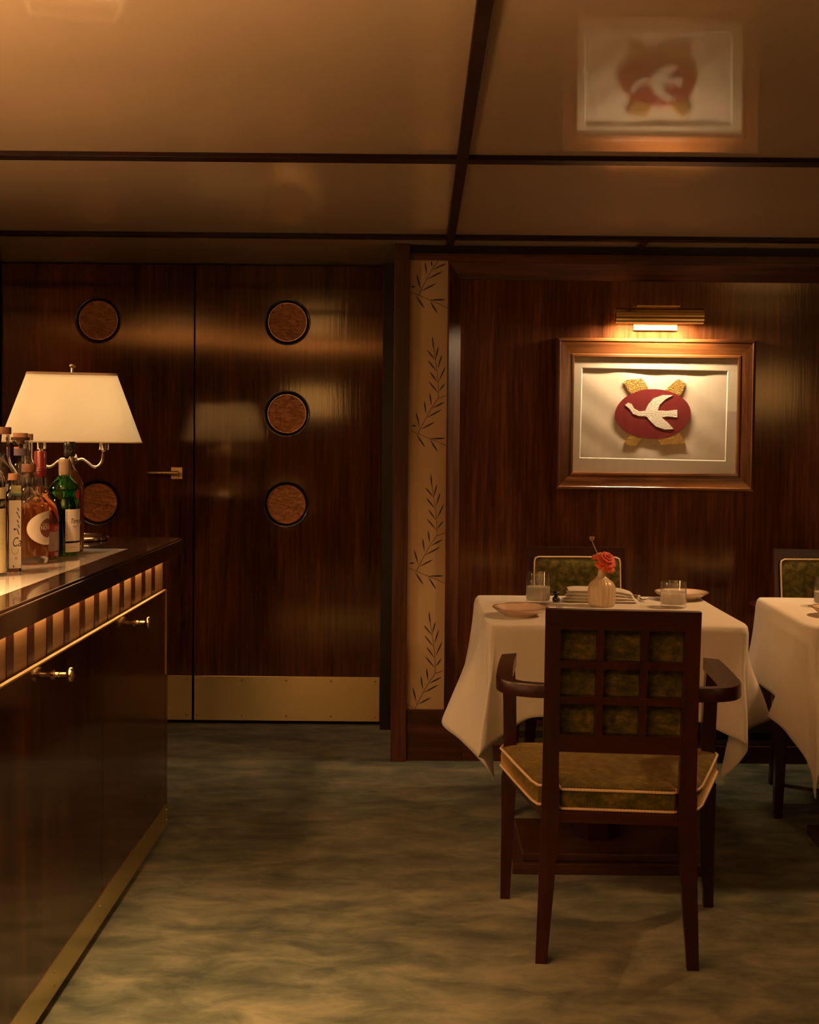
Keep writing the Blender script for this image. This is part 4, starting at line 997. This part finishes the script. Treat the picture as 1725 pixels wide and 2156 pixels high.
def build_cloth(T, rz, ribs, label):
    # ribs: (top x, top y, hem x, hem y, hem z) local to the table, in order round the table
    R_ = Matrix.Rotation(-rz, 3, 'Z'); n = 9
    tops = crom([(r[0], r[1], 0) for r in ribs], n, True); hems = crom([(r[2], r[3], r[4]) for r in ribs], n, True)
    K = 26; bm = bmesh.new(); rings = []
    NT = len(tops)
    offs = [Vector((h.x-a.x, h.y-a.y, 0)) for a, h in zip(tops, hems)]
    W_ = 16; soft = [sum((offs[(i+k) % NT] for k in range(-W_, W_+1)), Vector())/(2*W_+1) for i in range(NT)]
    for j in range(K+1):
        t = j/K; ring = []
        for i in range(NT):
            a, h = tops[i], hems[i]
            tt = t; drop = TZ+0.004-h.z
            # rounded shoulder then a straight fall easing outwards
            q_ = min(1.0, max(0.0, (t-0.05)/0.75)); q_ = q_*q_*(3-2*q_); out = soft[i].lerp(offs[i], q_)
            nrm = Vector((a.x, a.y, 0)); 
            g_ = tt**1.12
            z = TZ+0.003 - drop*tt
            p = Vector((a.x, a.y, 0)) + out*g_
            if t < 0.09:   # shoulder
                q = t/0.09; ang = q*pi/2; r_s = 0.016
                shoulder = drop*0.09
                z = TZ+0.003 - shoulder*(1-cos(ang))
                p = Vector((a.x, a.y, 0)) + out*(0.09**1.12)*q + nrm.normalized()*(-0.012*(1-sin(ang)))
            fold = 0.0025*sin(i*0.55+1.3*sin(i*0.12))*t
            dr = out.normalized() if out.length > 1e-4 else nrm.normalized()
            p += dr*fold
            ring.append(bm.verts.new((p.x, p.y, z)))
        rings.append(ring)
    for a, b in zip(rings, rings[1:]):
        for i in range(NT): bm.faces.new((a[i], a[(i+1) % NT], b[(i+1) % NT], b[i]))
    # top surface: concentric rings
    prev = rings[0]
    base = [v.co.copy() for v in rings[0]]
    for s_ in (0.985, 0.94, 0.8, 0.5, 0.2):
        cur = [bm.verts.new((c.x*s_, c.y*s_, TZ+0.0032+0.0)) for c in base]
        for i in range(NT): bm.faces.new((prev[(i+1) % NT], prev[i], cur[i], cur[(i+1) % NT]))
        prev = cur
    bm.faces.new(prev[::-1])
    bmesh.ops.recalc_face_normals(bm, faces=bm.faces[:])
    # hem turn-up line: slightly thicker band at the edge comes from solidify
    o = fin('tablecloth', bm, 'linen', None, (T[0], T[1], 0), 180); o.rotation_euler = (0,0,rz)
    sm = o.modifiers.new('s', 'SOLIDIFY'); sm.thickness = 0.0014; sm.offset = 1
    tag(o, label, 'tablecloth', 'white tablecloths')
    return o
def rib(tx, ty, px, py, D, T=T1, rz=0.0):
    p = PY(px, py, D); v = Matrix.Rotation(-rz, 2) @ Vector((p.x-T[0], p.y-T[1])); return (tx, ty, v.x, v.y, p.z)
hx, hy = 0.428, 0.372
def sides(front, right, back, left): return front+right+back+left
ribs1 = []
# front side, left to right
ribs1 += [rib(-hx+0.050, -hy, 1062, 1548, 3.885), (-0.26,-hy,-0.27,-hy-0.022,0.478), (-0.10,-hy,-0.10,-hy-0.030,0.472), (0.10,-hy,0.10,-hy-0.018,0.474), (0.25,-hy,0.25,-hy-0.03,0.470)]
ribs1 += [rib(hx-0.050, -hy, 1519, 1541, 3.87), rib(hx-0.022, -hy+0.002, 1572, 1567, 3.80), rib(hx-0.012, -hy+0.010, 1560, 1600, 3.88), rib(hx-0.008, -hy+0.018, 1517, 1637, 3.97), rib(hx-0.004, -hy+0.03, 1535, 1572, 4.05), rib(hx, -hy+0.06, 1575, 1535, 4.13), rib(hx, -hy+0.13, 1622, 1510, 4.24)]
ribs1 += [(hx,-0.05,hx+0.07,0.02,0.45), (hx,0.12,hx+0.03,0.15,0.47), (hx,hy-0.10,hx+0.045,hy-0.10,0.45), (hx-0.003,hy-0.03,hx+0.06,hy+0.0,0.37), (hx-0.03,hy-0.003,hx-0.04,hy+0.05,0.40)]
ribs1 += [(0.25,hy,0.25,hy+0.03,0.47), (0.0,hy,0.0,hy+0.02,0.475), (-0.25,hy,-0.25,hy+0.03,0.47), (-hx+0.03,hy-0.003,-hx+0.03,hy+0.05,0.40), (-hx+0.003,hy-0.03,-hx-0.05,hy,0.37), (-hx,hy-0.12,-hx-0.04,hy-0.10,0.46)]
ribs1 += [(-hx,0.10,-hx-0.03,0.12,0.47), (-hx,-0.03,-hx-0.075,-0.02,0.455), rib(-hx, -hy+0.13, 930, 1517, 4.10), rib(-hx, -hy+0.07, 968, 1556, 4.02), rib(-hx+0.004, -hy+0.025, 1022, 1612, 3.97), rib(-hx+0.010, -hy+0.012, 1042, 1644, 3.92), rib(-hx+0.018, -hy+0.003, 1020, 1600, 3.83), rib(-hx+0.032, -hy, 1010, 1588, 3.79)]
cloth1 = build_cloth(T1, 0, ribs1, 'white linen cloth over the middle table, corner hanging at left')
rz2 = radians(-2.0)
ribs2 = [list(r) for r in ribs1]
ribs2 = [tuple(r) for r in ribs2]
k0 = len(ribs2)
ribs2 = ribs2[:-9] + [(-hx,0.22,-hx-0.045,0.24,0.47),(-hx,0.10,-hx-0.015,0.12,0.472), (-hx,-0.06,-hx-0.01,-0.03,0.462), rib(-hx, -hy+0.17, 1640, 1512, 4.22, T2, rz2), rib(-hx, -hy+0.09, 1618, 1508, 4.05, T2, rz2), rib(-hx+0.004, -hy+0.04, 1660, 1545, 3.99, T2, rz2), rib(-hx+0.010, -hy+0.018, 1702, 1610, 3.95, T2, rz2), rib(-hx+0.016, -hy+0.006, 1717, 1680, 3.90, T2, rz2), rib(-hx+0.03, -hy, 1722, 1640, 3.86, T2, rz2)]
cloth2 = build_cloth(T2, rz2, ribs2, 'white linen cloth over the second table at the right edge')

# ------------------------------------------------------------------ things on the tables
ZTT = TZ+0.005
def at(px, py, z=ZTT): p = PZ(px, py, z); return (p.x, p.y, z)
def glass_tumbler(loc, r, h, label, level, flutes=True):
    root = empty('water_glass', loc); tag(root, label, 'glass', 'tumblers of water')
    fn = (lambda a, z: 1+(0.006*cos(20*a) if z < h*0.7 else 0)) if flutes else None
    bm = bmesh.new()
    lathe(bm, [(r*0.90,0),(r*0.97,0.003),(r,0.010),(r,h-0.001),(r-0.0004,h),(r-0.0010,h),(r-0.0014,h-0.001),(r-0.0018,0.020),(r-0.005,0.014),(0.0004,0.012)], 80, cap=True, fn=fn)
    fin('tumbler', bm, 'glass_thin', root, smooth=40)
    bm = bmesh.new(); lathe(bm, [(0.0005,0.0115),(r-0.0044,0.0134),(r-0.0013,0.020),(r-0.0011,level*h),(0.0005,level*h)], 80, fn=fn); fin('water', bm, 'water_still', root, smooth=50)
    return root
g1 = glass_tumbler(at(1133, 1271), 0.0435, 0.112, 'taller water glass left of the napkin on the middle table', 0.55)
g2 = glass_tumbler(at(1418, 1279), 0.0455, 0.092, 'short water glass in front of the right plate on the middle table', 0.60)
g3 = glass_tumbler(at(1740, 1277), 0.0435, 0.105, 'water glass cut by the right edge, on the second table', 0.5)
def plate(loc, r, label, rx=0.0):
    root = empty('side_plate', loc); tag(root, label, 'plate', 'glazed side plates')
    bm = bmesh.new()
    lathe(bm, [(r*0.52,0.0),(r*0.55,0.0),(r*0.60,0.006),(r*0.80,0.014),(r*0.985,0.0265),(r,0.0285),(r*0.985,0.030),(r*0.93,0.0275),(r*0.72,0.0165),(r*0.55,0.010),(0.0005,0.0085)], 64, cap=False, fn=lambda a, z: 1+0.006*cos(9*a) if z > 0.02 else 1)
    vs = [v for v in bm.verts if abs(v.co.z) < 1e-6 and v.co.xy.length < r*0.53]; vs.sort(key=lambda v: atan2(v.co.y, v.co.x)); bm.faces.new(vs)
    fin('dish', bm, 'plate', root, smooth=45)
    bm = bmesh.new()
    for k in range(1):
        tube(bm, [((r-0.002)*cos(2*pi*i/64)*(1+0.006*cos(9*(2*pi*i/64+pi/2))), (r-0.002)*sin(2*pi*i/64)*(1+0.006*cos(9*(2*pi*i/64+pi/2))), 0.0292) for i in range(64)], 0.0018, 6, True)
    fin('rim', bm, 'gold_rim' if 'gold_rim' in M else M.setdefault('gold_rim', simple('gold_rim', (0.60,0.36,0.20), 0.2, metal=0.6)), root, smooth=60)
    return root
plate(at(1096, 1296), 0.094, 'glazed side plate at the left front of the middle table')
plate(at(1435, 1262), 0.100, 'glazed side plate behind the short water glass')
plate(at(1768, 1297), 0.094, 'glazed side plate at the right edge, on the second table')
# napkin
np_ = at(1263, 1266); nap = empty('napkin', np_, radians(-3)); tag(nap, 'white napkin folded into a thick pad behind the vase', 'napkin')
bm = bmesh.new()
for k in range(4):
    zc = 0.0065+0.0125*k; hx_ = 0.128-0.004*k+0.006*(k == 0); secs = []
    for i in range(25):
        x = -hx_+2*hx_*i/24; e = min(1.0, (hx_-abs(x))/0.028); th = 0.0062*sqrt(max(0.03, e)); 
        sag = -0.34*max(0, x-0.03)**1.5*(k*0.5) - 0.02*max(0,-x-0.10)
        yo_ = 0.052+0.004*sin(x*20+k)
        secs.append([(x, -yo_, zc+sag+q*0) if False else (x, yy, zc+sag+zz*th) for yy, zz in ((-yo_,0),(-yo_+0.006,0.8),(-0.02,1.0),(0.02,1.0),(yo_-0.006,0.8),(yo_,0),(yo_-0.006,-0.8),(0.02,-1),(-0.02,-1),(-yo_+0.006,-0.8))])
    loft(bm, secs)
fin('folded_cloth', bm, 'linen', nap, smooth=50)
# vase
vl = at(1267, 1276); vs_ = empty('bud_vase', vl); tag(vs_, 'ribbed beige bud vase in the middle of the table', 'vase')
bm = bmesh.new()
vp = [(0.0395,0.0),(0.0435,0.003),(0.0462,0.014),(0.0482,0.038),(0.0482,0.058),(0.0455,0.074),(0.036,0.088),(0.022,0.099),(0.0155,0.108),(0.0130,0.122),(0.0125,0.140),(0.0115,0.1405),(0.0105,0.138),(0.0105,0.12),(0.0008,0.118)]
lathe(bm, vp, 120, cap=False, fn=lambda a, z: 1+(0.042*abs(sin(10*a)) if z < 0.139 else 0)-0.011)
vv = [v for v in bm.verts if abs(v.co.z) < 1e-6]; vv.sort(key=lambda v: atan2(v.co.y, v.co.x)); bm.faces.new(vv)
fin('ribbed_body', bm, 'vase', vs_, smooth=60)
# ranunculus
fp = PY(1279, 1178, vl[1]); fl = empty('ranunculus', (vl[0], vl[1], vl[2]+0.12)); tag(fl, 'open orange-red ranunculus bloom standing in the vase', 'flower')
fc_ = Vector((fp.x-vl[0], 0.0, fp.z-vl[2]-0.12))
bm = bmesh.new(); tube(bm, crom([(0.002,0,0.0),(0.003,0,0.012),(0.006,0,0.022),(fc_.x*0.7,0,fc_.z-0.016)], 5), 0.0028, 8); fin('stem', bm, 'stem_dark', fl, smooth=60)
ax = Vector((0.38,-0.55,0.74)).normalized(); Q = ax.to_track_quat('Z', 'X').to_matrix()
bm = bmesh.new(); rnd = random.Random(3)
for ringi, (cnt, rad, lift, size, open_) in enumerate(((7,0.037,-0.012,0.033,1.25),(8,0.032,-0.004,0.031,1.0),(8,0.025,0.003,0.027,0.75),(7,0.018,0.008,0.022,0.5),(6,0.011,0.011,0.016,0.3),(4,0.005,0.013,0.010,0.15))):
    for k in range(cnt):
        a = 2*pi*k/cnt+ringi*0.7+rnd.uniform(-0.15,0.15); sz = size*rnd.uniform(0.9,1.12)
        NU, NV = 7, 5; g_ = []
        for i in range(NU):
            u = (i/(NU-1)-0.5)*2; row = []
            for j in range(NV):
                v = j/(NV-1)
                wv = sz*0.75*(sin(v*pi*0.5)**0.6)*(1-0.25*v**4); rr = rad*0.35+(rad*0.85)*(v**1.1)*(0.55+0.45*open_)
                z = lift+(sz*0.75*(1-0.55*open_))*v-0.007*open_*v*v*2-0.004*u*u*v + 0.0012*sin(6*u+k)*v + (0.0 if open_ < 1 else -0.004*v*rnd.random())
                aa = a+u*wv/max(0.008, rr)*0.75
                row.append(bm.verts.new(Q @ Vector((rr*cos(aa), rr*sin(aa), z))+fc_+Vector((0,0,0.004))))
            g_.append(row)
        for i in range(NU-1):
            for j in range(NV-1): bm.faces.new((g_[i][j], g_[i+1][j], g_[i+1][j+1], g_[i][j+1]))
o = fin('petals', bm, 'petal', fl, smooth=180, recalc=False)
sm = o.modifiers.new('s', 'SOLIDIFY'); sm.thickness = 0.0006
bp = PY(1247, 1135, vl[1]); bd = empty('ranunculus_bud', (vl[0], vl[1], vl[2]+0.125)); tag(bd, 'closed bud on a thin curved stem above the bloom', 'flower bud')
bc = Vector((bp.x-vl[0], 0.006, bp.z-vl[2]-0.125))
bm = bmesh.new(); tube(bm, crom([(-0.002,0.004,0.0),(-0.004,0.005,0.020),(-0.008,0.006,0.05),(bc.x*0.55,0.006,bc.z*0.62),(bc.x,0.006,bc.z-0.006)], 6), 0.0016, 8); fin('stem', bm, 'stem', bd, smooth=60)
bm = bmesh.new(); lathe(bm, [(0.0008,-0.006),(0.0045,-0.004),(0.0068,0.0),(0.0064,0.005),(0.0035,0.0085),(0.0006,0.009)], 16, (bc.x, bc.y)); 
for v in bm.verts: v.co.z += bc.z
fin('bud_head', bm, 'petal_dark', bd, smooth=180)
bm = bmesh.new()
for k in range(5):
    a = 2*pi*k/5+0.3; pr_ = [(0.002,-0.007),(0.0062,-0.005),(0.0086,0.0005),(0.0090,0.006),(0.0105,0.009)]; rows = []
    for i, (r, z) in enumerate(pr_):
        w_ = (0.30,0.42,0.40,0.25,0.03)[i]; rows.append([bm.verts.new((bc.x+r*cos(a+u), bc.y+r*sin(a+u), bc.z+z)) for u in (-w_, 0, w_)])
    for r0, r1 in zip(rows, rows[1:]):
        for i in range(2): bm.faces.new((r0[i], r0[i+1], r1[i+1], r1[i]))
o = fin('sepals', bm, 'stem', bd, smooth=180, recalc=False); sm = o.modifiers.new('s', 'SOLIDIFY'); sm.thickness = 0.0007
# cutlery
def fork(loc, rz, label, L_=0.19, tilt_=0.0):
    root = empty('fork', loc, rz); tag(root, label, 'fork', 'silver forks')
    bm = bmesh.new()
    for k in range(4):
        x = -0.0093+0.0062*k; pts = crom([(x*0.92,0.0,0.0045),(x,0.018,0.0095),(x,0.034,0.0105),(x,0.046,0.0085)], 4); 
        tube(bm, pts, lambda i: 0.0014 if i < 10 else 0.0010, 6)
    pr2 = [(-0.018,0.004,0.0045),(-0.012,0.0085,0.004),(-0.002,0.0108,0.0045),(0.003,0.0110,0.0055)]
    secs = [[(-w_, y_, z_-0.001), (w_, y_, z_-0.001), (w_, y_, z_+0.001), (-w_, y_, z_+0.001)] for y_, w_, z_ in pr2]; loft(bm, secs)
    fin('head', bm, 'silver', root, smooth=40)
    bm = bmesh.new(); secs = []
    for y_, w_, z_, h_ in ((-0.016,0.0042,0.0045,0.0012),(-0.035,0.0028,0.0055,0.0014),(-0.075,0.0032,0.0045,0.0014),(-0.115,0.006,0.0025,0.0012),(-0.135,0.0068,0.002,0.0011),(-0.142,0.004,0.002,0.0008)):
        secs.append([(-w_, y_, z_-h_), (w_, y_, z_-h_), (w_, y_, z_+h_), (-w_, y_, z_+h_)])
    loft(bm, secs); fin('handle', bm, 'silver', root, smooth=40)
    return root
p1 = at(1180, 1286); fork((p1[0], p1[1], ZTT), radians(2), 'silver fork whose tines show just above the front chair')
p2 = at(1355, 1267); fork((p2[0], p2[1]+0.02, ZTT), pi+radians(4), 'silver fork with tines towards the camera, right of the napkin')
p3 = at(1338, 1258); spn = empty('spoon', (p3[0], p3[1]+0.02, ZTT), pi+radians(8)); tag(spn, 'silver spoon lying just left of the right-hand fork', 'spoon')
bm = bmesh.new(); secs = []
for y_, w_, z_ in ((-0.018,0.004,0.006),(-0.010,0.010,0.005),(0.0,0.0165,0.0035),(0.014,0.019,0.003),(0.028,0.0165,0.0045),(0.037,0.009,0.007),(0.040,0.003,0.0085)):
    secs.append([(-w_, y_, z_+0.004), (-w_*0.6, y_, z_), (0, y_, z_-0.0012), (w_*0.6, y_, z_), (w_, y_, z_+0.004), (w_*0.6, y_, z_+0.0012), (0, y_, z_), (-w_*0.6, y_, z_+0.0012)])
loft(bm, secs); fin('bowl', bm, 'silver', spn, smooth=60)
bm = bmesh.new(); secs = []
for y_, w_, z_, h_ in ((-0.016,0.0042,0.0065,0.0012),(-0.035,0.0028,0.0085,0.0014),(-0.075,0.0032,0.0045,0.0014),(-0.115,0.006,0.0025,0.0012),(-0.142,0.004,0.002,0.0008)):
    secs.append([(-w_, y_, z_-h_), (w_, y_, z_-h_), (w_, y_, z_+h_), (-w_, y_, z_+h_)])
loft(bm, secs); fin('handle', bm, 'silver', spn, smooth=40)
# dark glossy pinched shaker
p4 = at(1171, 1268); sk = empty('shaker', (p4[0], p4[1], ZTT)); tag(sk, 'tiny dark glossy pinch-waisted shaker beside the taller glass', 'shaker')
bm = bmesh.new(); lathe(bm, [(0.008,0),(0.0125,0.002),(0.0142,0.009),(0.0128,0.016),(0.008,0.021),(0.005,0.0235)], 28); 
M['dark_glaze'] = simple('dark_glaze', (0.015,0.011,0.008), 0.15, coat=0.8, coatr=0.05)
fin('body', bm, 'dark_glaze', sk, smooth=60)
bm = bmesh.new(); lathe(bm, [(0.005,0.0236),(0.0075,0.026),(0.0135,0.033),(0.0145,0.037),(0.010,0.040),(0.001,0.0405)], 28, fn=lambda a, z: 1+0.08*cos(5*a)); fin('cap', bm, 'dark_glaze', sk, smooth=60)

# ------------------------------------------------------------------ behind the camera: pleated curtain and a wall lamp seen only in reflections
cu = bmesh.new(); rows = []
for i in range(161):
    x = 1.75+1.5*i/160; y_ = YB+0.10+0.035*sin(i*0.55); rows.append([cu.verts.new((x, y_+d, z)) for z in (0.02, 2.12) for d in (0,)])
for a, b in zip(rows, rows[1:]): cu.faces.new((a[0], b[0], b[1], a[1]))
o = fin('curtain', cu, 'curtain', smooth=180); sm = o.modifiers.new('s', 'SOLIDIFY'); sm.thickness = 0.003
tag(o, 'pleated tan curtain on the wall behind the camera, mirrored in the picture glass', 'curtain')

flp = empty('floor_lamp', (2.62, 0.9, 0)); tag(flp, 'floor lamp with a pleated gold shade beside the camera, mirrored in the picture glass', 'floor lamp')
bm = bmesh.new(); lathe(bm, [(0.15,0),(0.15,0.012),(0.14,0.02),(0.03,0.03),(0.012,0.04)], 40); fin('base', bm, 'brass', flp, smooth=40)
bm = bmesh.new(); lathe(bm, [(0.011,0.035),(0.011,1.86)], 16); fin('pole', bm, 'brass', flp, smooth=40)
bm = bmesh.new(); lathe(bm, [(0.27,1.60),(0.235,1.90),(0.232,1.90),(0.267,1.60)], 288, cap=False, closedprof=True, fn=lambda a, z: 1+0.018*cos(48*a))
M['pleat'] = emis('pleated_shade', (1.0,0.60,0.24), 3.2); fin('lamp_shade', bm, 'pleat', flp, smooth=60)
fl2 = copy_tree(flp); fl2.location = (-1.15, -1.5, 0); fl2['label'] = 'floor lamp with a pleated gold shade far behind the camera, left of the other'; flp['group'] = fl2['group'] = 'floor lamps behind the camera'

# ------------------------------------------------------------------ lights
def area(name, loc, target, sx, sy, e, col=WARM, spread=180):
    l = bpy.data.lights.new(name, 'AREA'); l.shape = 'RECTANGLE'; l.size = sx; l.size_y = sy; l.energy = e; l.color = col; l.spread = radians(spread)
    o = bpy.data.objects.new(name, l); COL.objects.link(o); o.location = loc
    d = Vector(target)-Vector(loc); o.rotation_euler = d.to_track_quat('-Z', 'Y').to_euler(); return o
def spot(name, loc, target, e, size, blend=0.6, r=0.03, col=WARM):
    l = bpy.data.lights.new(name, 'SPOT'); l.energy = e; l.spot_size = radians(size); l.spot_blend = blend; l.shadow_soft_size = r; l.color = col
    o = bpy.data.objects.new(name, l); COL.objects.link(o); o.location = loc
    d = Vector(target)-Vector(loc); o.rotation_euler = d.to_track_quat('-Z', 'Y').to_euler(); return o
# ceiling downlights over the tables and the aisle
spot('downlight_tables', (1.95, 4.35, 2.14), (0.78, 4.2, 0.7), 84, 82, 0.8, 0.05)
spot('downlight_aisle', (-0.75, 2.25, 2.15), (-0.80, 2.5, 0.0), 580, 72, 1.0, 0.16, (1.0,0.58,0.25))
spot('downlight_rear', (1.2, 0.8, 2.14), (1.0, 1.2, 0.0), 4, 130, 1.0, 0.16)  # added unseen fill for the chair back and nearby floor
area('wall_lamp_far_left', (-2.7, 3.3, 1.75), (0.3, 4.0, 0.9), 0.3, 0.3, 5, WARM, 95)  # added fill without a fixture, brightens the cloth's left flap
spot('downlight_bar', (-1.35, 2.7, 2.14), (-1.15, 3.25, 1.0), 72, 75, 0.8, 0.05)  # added unseen fill that brightens the marble and bottles
# upward-facing lights added to brighten the ceiling, without fixtures (behind and beside the camera)
area('wall_lamp_left', (-2.0, 1.5, 1.45), (-2.0, 1.5, 3.0), 0.5, 0.25, 100, WARM, 150)
area('wall_lamp_bar', (-0.95, 0.7, 1.45), (-0.95, 0.7, 3.0), 0.5, 0.25, 90, WARM, 150)
area('wall_lamp_rear', (0.2, -0.9, 1.5), (0.2, -0.9, 3.0), 0.5, 0.25, 12, WARM, 150)
spot('curtain_light', (2.6, -1.2, 2.12), (2.5, -2.1, 1.2), 40, 90, 0.5, 0.04)

w = bpy.data.worlds.new('world'); sc.world = w; w.use_nodes = True
w.node_tree.nodes['Background'].inputs[0].default_value = (1,0.6,0.3,1); w.node_tree.nodes['Background'].inputs[1].default_value = 0.0
sc.view_settings.view_transform = 'Standard'; sc.view_settings.look = 'None'; sc.view_settings.gamma = 1.0
sc.view_settings.exposure = 0.0; sc.view_settings.use_curve_mapping = False
sc.cycles.max_bounces = 12; sc.cycles.transmission_bounces = 12; sc.cycles.sample_clamp_indirect = 4.0; sc.cycles.blur_glossy = 0.5
